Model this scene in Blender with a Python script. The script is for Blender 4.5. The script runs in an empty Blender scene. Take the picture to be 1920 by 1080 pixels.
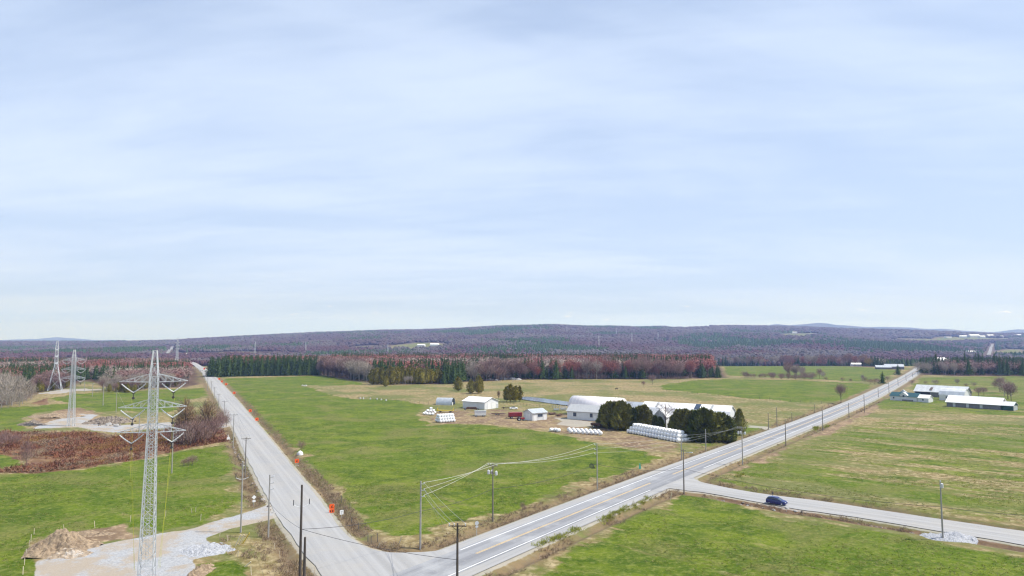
import bpy, math, random
import numpy as np
from mathutils import Vector, Matrix
sc = bpy.context.scene
COL = sc.collection
R = math.radians
rng = np.random.default_rng(7)
random.seed(7)
CAM_H, FOC, HOR = 36.0, 1300.0, 640.0

# ------------------------------------------------------------------ terrain
def vnoise(x, y, seed=0):
    x = np.asarray(x, float); y = np.asarray(y, float)
    xi = np.floor(x).astype(np.int64); yi = np.floor(y).astype(np.int64)
    fx = x - xi; fy = y - yi
    fx = fx*fx*(3-2*fx); fy = fy*fy*(3-2*fy)
    def h(a, b):
        n = (a*374761393 + b*668265263 + seed*974634777) & 0xffffffff
        n = ((n ^ (n >> 13))*1274126177) & 0xffffffff
        n = (n ^ (n >> 16)) & 0xffff
        return n/65535.0
    return (h(xi, yi)*(1-fx)+h(xi+1, yi)*fx)*(1-fy) + (h(xi, yi+1)*(1-fx)+h(xi+1, yi+1)*fx)*fy
def fbm(x, y, seed=0, o=4):
    s = 0; a = .5; t = 0
    for k in range(o):
        s = s + a*vnoise(np.asarray(x)*2**k, np.asarray(y)*2**k, seed+k*17); t += a; a *= .5
    return s/t
def sst(t):
    t = np.clip(t, 0, 1); return t*t*(3-2*t)
RIDGE = [(-900,640),(0,641),(250,640),(330,638),(400,634),(500,628),(600,623),(700,620),(800,618),(870,615),(940,611),(1035,609),(1100,612),(1200,613),(1330,611),(1460,612),(1540,614),(1600,617),(1700,620),(1800,624),(1870,626),(1920,625),(2800,625)]
RX = [a for a, b in RIDGE]; RHT = [(HOR-b)/FOC*5000+CAM_H-9 for a, b in RIDGE]
def terrain(x, y):
    x = np.asarray(x, float); y = np.asarray(y, float)
    Y = np.maximum(y, 1.0)
    a = 960+FOC*np.clip(x/Y, -2.5, 2.5)
    r = np.interp(a, RX, RHT)
    h = -16*sst((Y-960)/520)
    s2 = np.clip((Y-1500)/3500, 0, 1)
    h = h + (.75*s2+.25*sst(s2))*(r+16)
    h = h - sst((Y-5000)/3500)*(r+70)
    h = h + (fbm(x/620, y/620, 3, 3)-.5)*34*sst((Y-1500)/900)*(1-.75*sst((Y-4200)/700))
    return h
def P(px, py, z=0.0):
    """ground point of the survey: image bearing -> metres on the flat land"""
    k = (CAM_H-z)/-ray(py)[1]
    return ((px-960)/FOC*k, ray(py)[0]*k)
PITCH = math.atan((HOR-540)/FOC)
def ray(py):
    w = (540-py)/FOC
    return math.cos(PITCH)-w*math.sin(PITCH), math.sin(PITCH)+w*math.cos(PITCH)
def rise(py, Y):
    """height above the flat land seen at image row py, at the distance Y"""
    a, b = ray(py); return CAM_H+Y*b/a
def HP(px, py, lo=1100, hi=6200):
    """the same for the hills: first point of the bearing that meets the terrain"""
    a, b = ray(py); Ys = np.linspace(lo, hi, 1200); xs = (px-960)/FOC*Ys/a
    v = terrain(xs, Ys)-(CAM_H+Ys*b/a)
    k = np.argmax(v >= 0) if (v >= 0).any() else len(Ys)-1
    return (xs[k], Ys[k])
def PL(*pts): return np.array([P(*p) for p in pts])
def sdf(poly, x, y):
    """signed distance, positive inside"""
    poly = np.asarray(poly, float); n = len(poly)
    d = np.full(x.shape, 1e18); ins = np.zeros(x.shape, bool)
    for i in range(n):
        ax, ay = poly[i]; bx, by = poly[(i+1) % n]
        ex, ey = bx-ax, by-ay; L = ex*ex+ey*ey+1e-12
        t = np.clip(((x-ax)*ex+(y-ay)*ey)/L, 0, 1)
        d = np.minimum(d, (x-ax-t*ex)**2+(y-ay-t*ey)**2)
        c = ((ay > y) != (by > y)) & (x < (bx-ax)*(y-ay)/(by-ay+1e-12)+ax)
        ins ^= c
    d = np.sqrt(d)
    return np.where(ins, d, -d)

# ------------------------------------------------------------------ object helpers
def tag(o, label=None, cat=None, group=None, kind=None):
    if label: o['label'] = label
    if cat: o['category'] = cat
    if group: o['group'] = group
    if kind: o['kind'] = kind
    return o
def empty(name, loc, rz=0, label=None, cat=None, group=None, sc_=1.0):
    o = bpy.data.objects.new(name, None); COL.objects.link(o)
    o.location = loc; o.rotation_euler = (0, 0, rz); o.scale = (sc_,)*3
    o.empty_display_size = .3
    return tag(o, label, cat, group)
def link(name, me, parent=None):
    o = bpy.data.objects.new(name, me); COL.objects.link(o)
    if parent: o.parent = parent
    return o
def copy_tree(o, parent=None):
    c = o.copy(); COL.objects.link(c)
    if parent: c.parent = parent
    for ch in list(o.children): copy_tree(ch, c)
    return c
def fastmesh(name, V, F, mats=(), midx=None, smooth=False, attrs=None):
    V = np.ascontiguousarray(V, np.float32); F = np.ascontiguousarray(F, np.int32)
    k = F.shape[1]; me = bpy.data.meshes.new(name)
    me.vertices.add(len(V)); me.vertices.foreach_set('co', V.ravel())
    me.loops.add(F.size); me.loops.foreach_set('vertex_index', F.ravel())
    me.polygons.add(len(F)); me.polygons.foreach_set('loop_start', np.arange(0, F.size, k, dtype=np.int32))
    for m in mats: me.materials.append(m)
    if midx is not None: me.polygons.foreach_set('material_index', np.asarray(midx, np.int32))
    me.polygons.foreach_set('use_smooth', np.full(len(F), smooth))
    for an, av in (attrs or {}).items():
        av = np.asarray(av, np.float32)
        if av.ndim == 1:
            me.attributes.new(an, 'FLOAT', 'POINT').data.foreach_set('value', av)
        else:
            me.attributes.new(an, 'FLOAT_COLOR', 'POINT').data.foreach_set('color', av.ravel())
    me.update(); me.validate()
    return me
class MB:
    def __init__(s): s.v = []; s.f = []; s.m = []; s.uv = None
    def add(s, vs, fs, m=0):
        b = len(s.v); s.v += [tuple(v) for v in vs]
        s.f += [tuple(b+i for i in f) for f in fs]; s.m += [m]*len(fs); return s
    def box(s, c, d, rz=0, m=0, top=(1, 1)):
        cx, cy, cz = c; hx, hy, hz = d[0]/2, d[1]/2, d[2]/2; ca, sa = math.cos(rz), math.sin(rz); vs = []
        for k, (z, tx, ty) in enumerate(((-hz, 1, 1), (hz, top[0], top[1]))):
            for x, y in ((-hx, -hy), (hx, -hy), (hx, hy), (-hx, hy)):
                x *= tx; y *= ty
                vs.append((cx+x*ca-y*sa, cy+x*sa+y*ca, cz+z))
        return s.add(vs, [(3,2,1,0),(4,5,6,7),(0,1,5,4),(1,2,6,5),(2,3,7,6),(3,0,4,7)], m)
    def bar(s, p, q, w, m=0, n=4, w2=None):
        p = Vector(p); q = Vector(q); d = (q-p)
        if d.length < 1e-6: return s
        d.normalize(); u = d.cross(Vector((0, 0, 1)))
        if u.length < .05: u = d.cross(Vector((1, 0, 0)))
        u.normalize(); v = d.cross(u); vs = []
        for c, r in ((p, w/2), (q, (w2 if w2 is not None else w)/2)):
            for k in range(n):
                a = 2*math.pi*(k+.5)/n; vs.append(c+(u*math.cos(a)+v*math.sin(a))*r*(1.414 if n == 4 else 1))
        fs = [tuple(reversed(range(n))), tuple(range(n, 2*n))]+[(k, (k+1) % n, n+(k+1) % n, n+k) for k in range(n)]
        return s.add(vs, fs, m)
    def tube(s, pts, r, n=4, m=0):
        pts = [Vector(p) for p in pts]; b = []
        for i, p in enumerate(pts):
            d = (pts[min(i+1, len(pts)-1)]-pts[max(i-1, 0)]).normalized()
            u = d.cross(Vector((0, 0, 1)))
            if u.length < .05: u = d.cross(Vector((1, 0, 0)))
            u.normalize(); v = u.cross(d); rr = r[i] if hasattr(r, '__len__') else r
            b += [p+(u*math.cos(2*math.pi*k/n)+v*math.sin(2*math.pi*k/n))*rr for k in range(n)]
        fs = []
        for i in range(len(pts)-1):
            for k in range(n): fs.append((i*n+k, i*n+(k+1) % n, (i+1)*n+(k+1) % n, (i+1)*n+k))
        fs += [tuple(reversed(range(n))), tuple((len(pts)-1)*n+k for k in range(n))]
        return s.add(b, fs, m)
    def cyl(s, c, r, h, axis='z', n=16, m=0, r2=None, bev=0):
        rings = [(-h/2, r-bev)] + ([(-h/2+bev, r)] if bev else []) + ([(h/2-bev, r if r2 is None else r2)] if bev else []) + [(h/2, (r if r2 is None else r2)-bev)]
        vs = []
        for z, q in rings:
            for k in range(n):
                a = 2*math.pi*k/n; x, y = q*math.cos(a), q*math.sin(a)
                vs.append({'z': (x, y, z), 'x': (z, x, y), 'y': (y, z, x)}[axis])
        vs = [(v[0]+c[0], v[1]+c[1], v[2]+c[2]) for v in vs]
        fs = [tuple(reversed(range(n)))]
        for i in range(len(rings)-1): fs += [(i*n+k, i*n+(k+1) % n, (i+1)*n+(k+1) % n, (i+1)*n+k) for k in range(n)]
        fs.append(tuple((len(rings)-1)*n+k for k in range(n)))
        return s.add(vs, fs, m)
    def prism(s, prof, y0, y1, m=0, ax='y'):
        """profile in (x,z) swept along y (or in (y,z) along x)"""
        n = len(prof)
        if ax == 'y': vs = [(x, y0, z) for x, z in prof]+[(x, y1, z) for x, z in prof]
        else: vs = [(y0, x, z) for x, z in prof]+[(y1, x, z) for x, z in prof]
        return s.add(vs, [tuple(range(n)), tuple(reversed(range(n, 2*n)))]+[((k+1) % n, k, n+k, n+(k+1) % n) for k in range(n)], m)
    def build(s, name, mats, parent=None, smooth=False, loc=None, rz=None):
        me = bpy.data.meshes.new(name); me.from_pydata(s.v, [], s.f)
        for m in (mats if isinstance(mats, (list, tuple)) else [mats]): me.materials.append(m)
        me.polygons.foreach_set('material_index', s.m)
        if smooth: me.polygons.foreach_set('use_smooth', [True]*len(s.f))
        me.update()
        import bmesh
        bm = bmesh.new(); bm.from_mesh(me); bmesh.ops.recalc_face_normals(bm, faces=bm.faces); bm.to_mesh(me); bm.free()
        o = link(name, me, parent)
        if loc is not None: o.location = loc
        if rz is not None: o.rotation_euler = (0, 0, rz)
        return o

# ------------------------------------------------------------------ materials
class NT:
    def __init__(s, m): s.t = m.node_tree; s.n = s.t.nodes; s.l = s.t.links
    def new(s, t, **kw):
        n = s.n.new(t)
        for k, v in kw.items():
            if k == 'ins':
                for a, b in v.items():
                    if hasattr(b, 'is_linked') or isinstance(b, bpy.types.NodeSocket): s.l.new(b, n.inputs[a])
                    else: n.inputs[a].default_value = b
            else: setattr(n, k, v)
        return n
    def math(s, op, a, b=0.0, c=0.0, clamp=False):
        n = s.new('ShaderNodeMath', operation=op, use_clamp=clamp)
        for i, v in enumerate((a, b, c)):
            if isinstance(v, bpy.types.NodeSocket): s.l.new(v, n.inputs[i])
            else: n.inputs[i].default_value = v
        return n.outputs[0]
    def mix(s, f, a, b, blend='MIX'):
        n = s.new('ShaderNodeMix', data_type='RGBA', blend_type=blend)
        for i, v in ((0, f), (6, a), (7, b)):
            if isinstance(v, bpy.types.NodeSocket): s.l.new(v, n.inputs[i])
            else: n.inputs[i].default_value = v if i == 0 else (*v, 1)[:4]
        return n.outputs[2]
    def noise(s, vec, scale, detail=5, rough=.55, dist=0):
        n = s.new('ShaderNodeTexNoise', ins={'Scale': scale, 'Detail': detail, 'Roughness': rough, 'Distortion': dist})
        if vec is not None: s.l.new(vec, n.inputs['Vector'])
        return n.outputs['Fac']
    def step(s, v, lo, hi):
        n = s.new('ShaderNodeMapRange', interpolation_type='SMOOTHSTEP', ins={'From Min': lo, 'From Max': hi}); s.l.new(v, n.inputs[0]); return n.outputs[0]
    def scale(s, vec, sx, sy, sz, rz=0):
        if rz:
            q = s.new('ShaderNodeMapping'); s.l.new(vec, q.inputs[0]); q.inputs['Rotation'].default_value = (0, 0, -rz); vec = q.outputs[0]
        n = s.new('ShaderNodeMapping'); s.l.new(vec, n.inputs[0]); n.inputs['Scale'].default_value = (sx, sy, sz); return n.outputs[0]
def newmat(name, rough=.8, spec=.3):
    m = bpy.data.materials.new(name); m.use_nodes = True
    b = m.node_tree.nodes['Principled BSDF']; b.inputs['Roughness'].default_value = rough
    b.inputs['Specular IOR Level'].default_value = spec
    return m, NT(m), b
def mat(name, c, rough=.7, var=.25, scale=1.5, spec=.3, metal=0, c2=None, amt=.5, s2=.4, bump=0, stretch=(1, 1, 1)):
    """colour with fine mottling, optional second colour in larger patches (dirt, wear)"""
    m, t, b = newmat(name, rough, spec); b.inputs['Metallic'].default_value = metal
    pos = t.new('ShaderNodeTexCoord').outputs['Object']; pos = t.scale(pos, *stretch)
    n = t.noise(pos, scale, 5)
    lo = tuple(x*(1-var) for x in c); hi = tuple(min(1, x*(1+var*.7)) for x in c)
    col = t.mix(t.step(n, .3, .7), lo, hi)
    if c2:
        k = t.noise(pos, s2, 6, .65)
        col = t.mix(t.math('MULTIPLY', t.step(k, .48, .72), amt), col, c2)
    t.l.new(col, b.inputs['Base Color'])
    if bump:
        bp = t.new('ShaderNodeBump', ins={'Strength': bump, 'Distance': .05, 'Height': n}); t.l.new(bp.outputs[0], b.inputs['Normal'])
    return m
def leafmat(name, cols, rough=.85, trans=.0):
    """foliage or twigs: tint differs from plant to plant"""
    m, t, b = newmat(name, rough, .15)
    oi = t.new('ShaderNodeObjectInfo').outputs['Random']
    at = t.new('ShaderNodeAttribute', attribute_name='tint').outputs['Fac']
    f = t.math('FRACT', t.math('ADD', oi, at))
    pos = t.new('ShaderNodeTexCoord').outputs['Object']
    n = t.noise(pos, .9, 4, .6)
    cr = t.new('ShaderNodeValToRGB'); e = cr.color_ramp.elements
    while len(e) < len(cols): e.new(.5)
    for k, c in enumerate(cols): e[k].position = k/(max(1, len(cols)-1)); e[k].color = (*c, 1)
    t.l.new(f, cr.inputs[0])
    col = t.mix(t.math('MULTIPLY', t.step(n, .35, .65), .4), cr.outputs[0], tuple(x*.55 for x in cols[0]))
    t.l.new(col, b.inputs['Base Color'])
    return m
# ------------------------------------------------------------------ ground plan (metres, surveyed)
LROAD_L = [(353,679),(362,684),(371,691),(378,697),(392,722),(410,752),(425,782),(440,808),(455,842),(480,892),(507,945),(530,984),(555,1015),(580,1050),(606,1082),(622,1106)]
LROAD_R = [(855,1026),(820,1033),(770,1037),(725,1036),(687,1027),(660,1012),(642,995),(620,965),(592,927),(562,892),(530,852),(500,815),(472,782),(445,750),(417,720),(396,697),(386,691),(376,685),(366,679)]
LR_POLY = PL(*LROAD_L, (760,1120), (900,1060), *LROAD_R)
SR_UP = [(1262,905),(1290,897),(1300,894),(1304,901),(1335,909),(1425,926),(1525,937),(1680,961),(1838,984),(1920,996),(2080,1020)]
SR_LO = [(2080,1048),(1920,1022),(1810,1003),(1727,991),(1680,982),(1560,963),(1487,954),(1425,942),(1340,926),(1282,919),(1245,914),(1228,919)]
SR_POLY = PL(*SR_UP, *SR_LO)
# main road: a straight line, slightly bent at the crest
def line_fit(pts):
    p = PL(*pts); return p
MC = PL((640,1142),(842,1053),(895,1031.5),(1030,979),(1130,939),(1262,886),(1375,845.5),(1505,797),(1610,754),(1661,729),(1700,708),(1718,696.5),(1724,691.5))
def smooth_line(p, step=6.0, it=60):
    q = [p[0]]
    for a, b in zip(p[:-1], p[1:]):
        n = max(1, int(np.hypot(*(b-a))/step))
        for k in range(1, n+1): q.append(a+(b-a)*k/n)
    q = np.array(q)
    for _ in range(it): q[1:-1] = .25*q[:-2]+.5*q[1:-1]+.25*q[2:]
    return q
MAIN = smooth_line(MC, 6, 200)
ext = MAIN[-1]+(MAIN[-1]-MAIN[-5])/np.linalg.norm(MAIN[-1]-MAIN[-5])*140
MAIN = np.vstack([MAIN, smooth_line(np.array([MAIN[-1], ext]), 10, 1)[1:]])
def offset_line(q, d):
    t = np.gradient(q, axis=0); t /= np.linalg.norm(t, axis=1)[:, None]
    return q+np.stack([t[:, 1], -t[:, 0]], 1)*d        # positive = right hand side
HALF = 6.3
MAIN_POLY = np.vstack([offset_line(MAIN, -HALF), offset_line(MAIN, HALF)[::-1]])
PAD1 = PL((484,953),(425,970),(365,990),(300,1000),(257,1008),(175,1022),(125,1040),(72,1050),(66,1084),(60,1115),(420,1115),(368,1082),(362,1047),(425,1036),(385,1008),(430,992),(500,976),(522,966),(506,944))
PAD2 = PL((62,803),(82,794),(112,785),(150,776),(185,777),(162,790),(225,797),(307,792),(345,794),(409,793),(432,792),(437,798),(420,802),(345,801),(272,805),(212,810),(175,806),(140,800),(70,804))
PAD3 = PL((68,738),(125,729),(190,729),(194,732),(140,733),(112,738))
DRIVE = PL((1033,781),(1063,784),(1112,791),(1122,794),(1112,799),(1077,801),(1040,796),(1052,790))
DRIVE2 = PL((1403,797),(1441,799),(1462,797),(1468,799),(1440,803),(1403,801))
GREEN = [
 PL((420,709),(605,705),(632,709),(690,721),(605,722.5),(565,722),(580,726),(612,737),(662,749),(730,748),(800,759),(786,777),(810,797),(859,794),(898,795),(958,803),(1020,809),(1089,824),(1120,831),(1150,838),(1207,847),(1241,857),(1197,876),(1155,892),(1130,897),(1080,906),(1042,931),(980,946),(920,965),(855,977),(792,997),(742,1000),(705,991),(680,977),(650,954),(625,919),(592,887),(570,857),(530,826),(500,808),(478,780),(460,755),(440,735),(417,710)),
 PL((1240,722),(1300,713),(1360,710.5),(1500,713),(1622,719),(1636,722),(1618,735),(1570,752),(1500,754),(1400,746),(1300,736),(1240,730)),
 PL((1352,677),(1560,684),(1640,690),(1690,694),(1655,711),(1600,716),(1530,711),(1390,705),(1362,705)),
 PL((1340,893),(1375,873),(1440,850),(1520,825),(1600,798),(1660,784),(1800,790),(1990,800),(1990,1003),(1838,980),(1700,958),(1525,932),(1425,920),(1345,905)),
 PL((1642,750),(1692,738),(1730,733),(1990,735),(1990,782),(1700,775),(1650,768),(1630,765)),
 PL((1722,708),(1900,705),(1990,705),(1990,733),(1800,729),(1700,731)),
 PL((965,1120),(985,1078),(1012,1047),(1080,1019),(1130,1001),(1205,962),(1250,949),(1287,930),(1340,937),(1425,962),(1525,979),(1625,992),(1727,1009),(1810,1024),(1990,1053),(1990,1120)),
 PL((-80,889),(0,888),(62,888),(150,881),(275,861),(375,838),(427,831),(437,855),(447,915),(450,950),(375,983),(300,996),(225,988),(140,997),(95,1001),(60,1036),(50,1120),(-80,1120)),
 PL((-60,768),(0,765),(125,756),(92,746),(140,738),(275,731),(385,727),(390,741),(350,751),(325,773),(225,771),(175,772),(140,766),(75,773),(48,785),(56,808),(25,808),(-60,810)),
 PL((-60,842),(0,846),(42,860),(46,872),(0,881),(-60,885)),
 PL((378,1120),(374,1055),(440,1044),(492,1062),(505,1120)),
 PL((1395,800),(1440,803),(1450,806),(1405,818),(1370,826),(1366,832),(1300,838),(1290,834),(1330,828)),
 PL((130,722),(190,717),(196,709),(120,712)),
]
DIRT = [
 PL((785,775),(860,765),(1000,770),(1065,776),(1130,790),(1180,812),(1290,834),(1270,848),(1225,850),(1160,836),(1120,829),(1030,808),(900,794),(820,795)),
 PL((145,997),(225,988),(258,1006),(180,1024)),
 PL((58,785),(100,770),(150,764),(180,772),(190,790),(160,797),(70,803)),
 PL((250,1060),(360,1048),(374,1090),(250,1100)),
 PL((1380,880),(1440,848),(1530,812),(1640,757),(1650,764),(1560,812),(1490,836),(1420,868)),
]
SCRUB = [
 PL((-60,812),(0,812),(60,810),(170,810),(220,817),(310,806),(420,803),(428,828),(375,836),(275,859),(150,879),(60,886),(-60,886),(0,882),(46,873),(46,866),(30,857),(-60,840)),
 PL((60,756),(90,745),(86,760)),
 PL((395,1000),(440,1000),(500,1000),(545,1020),(600,1120),(500,1120),(490,1058),(440,1044),(400,1040)),
 PL((1345,929),(1425,944),(1560,966),(1680,986),(1727,993),(1727,1000),(1680,994),(1560,975),(1425,952),(1345,936)),
 PL((1825,1007),(1920,1024),(2080,1050),(2080,1062),(1920,1034),(1825,1013)),
]
FLOORS = [
 PL((397,706),(603,703),(640,708),(690,718),(832,720.5),(860,715),(905,715),(960,711.5),(1100,710.5),(1270,710.5),(1363,707.5),(1352,690),(1352,682),(600,672),(600,690),(397,692)),
 PL((-80,768),(0,762),(55,746),(75,735),(130,727),(160,714),(240,736),(275,728),(345,726.5),(376,720),(372,700),(366,690),(330,686),(-80,680)),
 PL((1722,702),(1800,705),(1990,705),(1990,690),(1724,692)),
 PL((1352,677),(1470,679.5),(1573,684),(1636,688),(1690,691),(1640,676),(1352,670)),
]
POND = PL((978,743.5),(1000,744),(1065,753),(1110,758),(1110,763),(1063,760),(1000,751.5),(977,748.5))
SREVERSE = [LR_POLY, MAIN_POLY, SR_POLY]
def road_dist(x, y):
    d = np.full(np.shape(x), -1e9)
    for q in SREVERSE: d = np.maximum(d, sdf(q, x, y))
    return -d                                           # metres outside the road edge
def ground_z(x, y):
    x = np.asarray(x, float); y = np.asarray(y, float)
    h = terrain(x, y)
    near = (y > 40) & (y < 1100)
    d = np.full(x.shape, 50.0)
    if near.any(): d[near] = road_dist(x[near], y[near])
    ditch = -.75*np.exp(-((d-2.6)/1.3)**2)*sst((560-y)/160)-.08-.35*sst((y-500)/300)*sst((12-d)/8)
    dp = np.full(x.shape, 50.0)
    m2 = near & (d < 8)
    if m2.any(): dp[m2] = np.minimum(-sdf(PAD1, x[m2], y[m2]), -sdf(PAD2, x[m2], y[m2]))
    ditch = np.where(dp < 1.5, -.06, ditch)
    h = h + np.where(near, ditch, 0)
    h = h + np.where(y > 40, (fbm(x/9, y/9, 5, 3)-.5)*.35*sst((d-1)/4)*sst((560-y)/200)*sst(dp/3), 0)
    return h
def gz(x, y): return float(ground_z(np.array([x]), np.array([y]))[0])

# radial grid: fine where the land is near, coarse far off
rad = [0.5, 8, 18, 30, 42, 52, 60]; r = 60.0
while r < 7600:
    r += max(.4, r*r/41000 if r < 2300 else r*.026*(1+max(0, r-4500)/9000)); rad.append(r)
rad = np.array(rad)
ang = np.concatenate([np.linspace(-180, -45, 30)[:-1], np.linspace(-45, 45, 880), np.linspace(45, 180, 30)[1:]])
A, RR = np.meshgrid(np.radians(ang), rad)
GX = (RR*np.sin(A)); GY = (RR*np.cos(A))
print('ground verts', GX.size)
SPLIT = int(np.argmin(np.abs(rad-1250)))
nr, na = GX.shape
gx = GX.ravel(); gy = GY.ravel()
Z = ground_z(gx, gy)
dp_ = np.full(gx.shape, -50.0); m_ = (gy > 350) & (gy < 600); dp_[m_] = sdf(POND, gx[m_], gy[m_])
Z = Z-np.where(dp_ > -2, .5*sst((dp_+2)/3), 0)
front = (gy > 60) & (np.abs(gx) < 1.15*gy+40) & (gy < 1900)
fx, fy = gx[front], gy[front]
wob = (fbm(fx/7, fy/7, 11, 4)-.5)*2
def zone(polys, w, wobble=2.2, wts=None):
    out = np.zeros(gx.shape); acc = np.zeros(fx.shape)
    for i, q in enumerate(polys): acc = np.maximum(acc, sst((sdf(q, fx, fy)+wob*wobble+w)/(2*w))*(wts[i] if wts else 1))
    out[front] = acc; return out
zg = zone(GREEN, 3.2, 5, [.92,1,.74,.50,.62,.62,.82,.86,.86,.95,.8,1,.5]); zd = zone(DIRT, 3, 5, [.62,1,1,1,.85]); zgr = zone([PAD1, PAD2, PAD3], .7, .8)
zs = np.maximum(zone(SCRUB[:2], 2, 2.5), zone(SCRUB[3:], .6, .9)); zf = zone(FLOORS, 5, 4)
rd = np.full(gx.shape, 99.0); rd[front] = road_dist(fx, fy)
zedge = np.exp(-((rd-2.8)/1.9)**2)*(rd > -.5)
zshoulder = np.where((rd > -1) & (rd < 1.6), sst((1.6-rd)/1.2), 0)*np.where(front, 1, 0)
# hill fields (open land between the far woods)
HFIELDS = [[(728,655),(735,648),(780,643),(826,643),(834,650),(800,655)], [(655,656),(668,650),(700,648),(705,654)], [(1448,632),(1470,626),(1525,625),(1532,629),(1500,633)],
           [(1655,640),(1690,635),(1800,636),(1802,641),(1740,643)], [(1862,660),(1890,655),(1915,656),(1915,664),(1880,667)], [(1245,614),(1320,612),(1330,615),(1260,617)],
           [(335,668),(480,667),(480,661),(345,662)], [(395,664),(560,666),(560,663),(430,660)], [(0,682),(170,676),(172,673),(0,679)], [(1735,641),(1880,640),(1900,634),(1760,632)]]
HF = [np.array([HP(*p) for p in q]) for q in HFIELDS]
hm = gy > 1100; zh = np.zeros(gx.shape)
if hm.any():
    acc = np.full(hm.sum(), -1e4)
    for q in HF: acc = np.maximum(acc, sdf(q, gx[hm], gy[hm]))
    zh[hm] = sst((acc+15)/30)
far_ = sst((gy-1000)/250)
zf = np.maximum(zf, far_*(1-zh)); zg = np.maximum(zg, zh*.55)
zshoulder = np.maximum(zshoulder, zone([DRIVE, DRIVE2], 1.6, 1.5))
ca = np.stack([zg, zd, zgr, zedge], 1); cb = np.stack([zs, zf, zshoulder, np.ones_like(zs)], 1)
idx = np.arange(nr*na).reshape(nr, na)
def quads(a, b):
    i = idx[a:b]
    return np.stack([i[:-1, :-1].ravel(), i[1:, :-1].ravel(), i[1:, 1:].ravel(), i[:-1, 1:].ravel()], 1)
def ground_mat():
    m, t, b = newmat('ground', .95, .1)
    pos = t.new('ShaderNodeNewGeometry').outputs['Position']
    a = t.new('ShaderNodeAttribute', attribute_name='zone_a'); bb = t.new('ShaderNodeAttribute', attribute_name='zone_b')
    sa = t.new('ShaderNodeSeparateColor'); sb = t.new('ShaderNodeSeparateColor')
    t.l.new(a.outputs['Color'], sa.inputs[0]); t.l.new(bb.outputs['Color'], sb.inputs[0])
    green, dirt, grav = sa.outputs; edge = a.outputs['Alpha']; scrub, floor, shoulder = sb.outputs
    n1 = t.noise(pos, .55, 6, .62); n2 = t.noise(pos, .085, 6, .6, .4); n3 = t.noise(pos, .018, 4, .55); n4 = t.noise(pos, .16, 8, .72, .3); n5 = t.noise(pos, .9, 6, .7); n7 = t.noise(pos, 1.5, 5, .75, .2); n6 = t.noise(pos, .035, 7, .68, .5); st3 = t.noise(t.scale(pos, .011, .11, 1, R(-42)), 1.0, 6, .62, .4)
    # streaks left by mowing and harrowing, along the fields
    st = t.noise(t.scale(pos, .055, .26, 1, R(-42)), 1.0, 7, .68, .5)
    st2 = t.noise(t.scale(pos, .03, .42, 1, R(52)), 1.0, 4, .6, .2)
    dry = t.mix(t.step(n2, .38, .62), (.215,.158,.076), (.145,.124,.046))
    dry = t.mix(t.step(n1, .42, .68), dry, (.375,.305,.175))
    dry = t.mix(t.math('MULTIPLY', t.step(t.math('ADD', n3, t.math('MULTIPLY', st, .6)), .74, .90), .75), dry, (.098,.125,.030))
    g = t.mix(t.step(t.math('ADD', t.math('MULTIPLY', n2, .5), t.math('MULTIPLY', n4, .5)), .42, .60), (.052,.090,.005), (.128,.165,.012))
    g = t.mix(t.math('MULTIPLY', t.step(n3, .44, .60), .55), g, (.074,.122,.005))
    g = t.mix(t.math('MULTIPLY', t.step(st, .52, .68), .55), g, (.030,.060,.004))
    g = t.mix(t.math('MULTIPLY', t.step(n1, .48, .66), .6), g, (.175,.195,.045))
    g = t.mix(t.math('MULTIPLY', t.step(n6, .48, .62), .58), g, (.165,.152,.052))
    g = t.mix(t.math('MULTIPLY', t.step(n5, .52, .68), .45), g, (.026,.052,.006))
    g = t.mix(t.math('MULTIPLY', t.step(n7, .54, .66), .55), g, (.235,.225,.085))
    g = t.mix(t.math('MULTIPLY', t.step(n7, .46, .36), .5), g, (.024,.050,.004))
    bare = t.math('ADD', t.math('ADD', t.math('MULTIPLY', n2, .36), t.math('MULTIPLY', n4, .22)), t.math('ADD', t.math('MULTIPLY', st, .22), t.math('MULTIPLY', st3, .30)))
    g = t.mix(t.math('MULTIPLY', t.step(bare, .605, .70), .75), g, (.250,.205,.095))
    gm = t.step(t.math('ADD', green, t.math('MULTIPLY', t.math('SUBTRACT', t.math('ADD', t.math('ADD', t.math('MULTIPLY', n4, .2), t.math('MULTIPLY', st3, .5)), t.math('MULTIPLY', st, .3)), .5), 2.5)), .36, .66)
    col = t.mix(gm, dry, g)
    dcol = t.mix(t.step(n2, .4, .6), (.26,.185,.115), (.155,.105,.068)); dcol = t.mix(t.step(n1, .5, .7), dcol, (.42,.32,.21))
    dcol = t.mix(t.math('MULTIPLY', t.step(st, .55, .7), .5), dcol, (.14,.15,.05))
    col = t.mix(t.step(t.math('ADD', dirt, t.math('MULTIPLY', t.math('SUBTRACT', n2, .5), 1.1)), .35, .75), col, dcol)
    scol = t.mix(t.step(n2, .42, .6), (.105,.052,.034), (.20,.125,.065)); scol = t.mix(t.step(n1, .5, .7), scol, (.26,.17,.11))
    col = t.mix(t.step(t.math('ADD', scrub, t.math('MULTIPLY', t.math('SUBTRACT', n1, .5), .6)), .35, .65), col, scol)
    fcol = t.mix(t.step(n2, .4, .62), (.085,.055,.042), (.12,.082,.058))
    col = t.mix(floor, col, fcol)
    ecol = t.mix(t.step(n1, .38, .62), (.205,.145,.09), (.115,.085,.055)); ecol = t.mix(t.step(n2, .55, .7), ecol, (.13,.15,.045))
    col = t.mix(t.math('MULTIPLY', edge, .85), col, ecol)
    fine = t.noise(pos, 3.2, 5, .7)
    gcol = t.mix(t.step(fine, .36, .64), (.27,.275,.285), (.385,.39,.40))
    gcol = t.mix(t.math('MULTIPLY', t.step(t.math('ADD', t.math('MULTIPLY', n2, .5), t.math('MULTIPLY', n4, .5)), .45, .55), .75), gcol, (.33,.265,.19))
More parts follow.
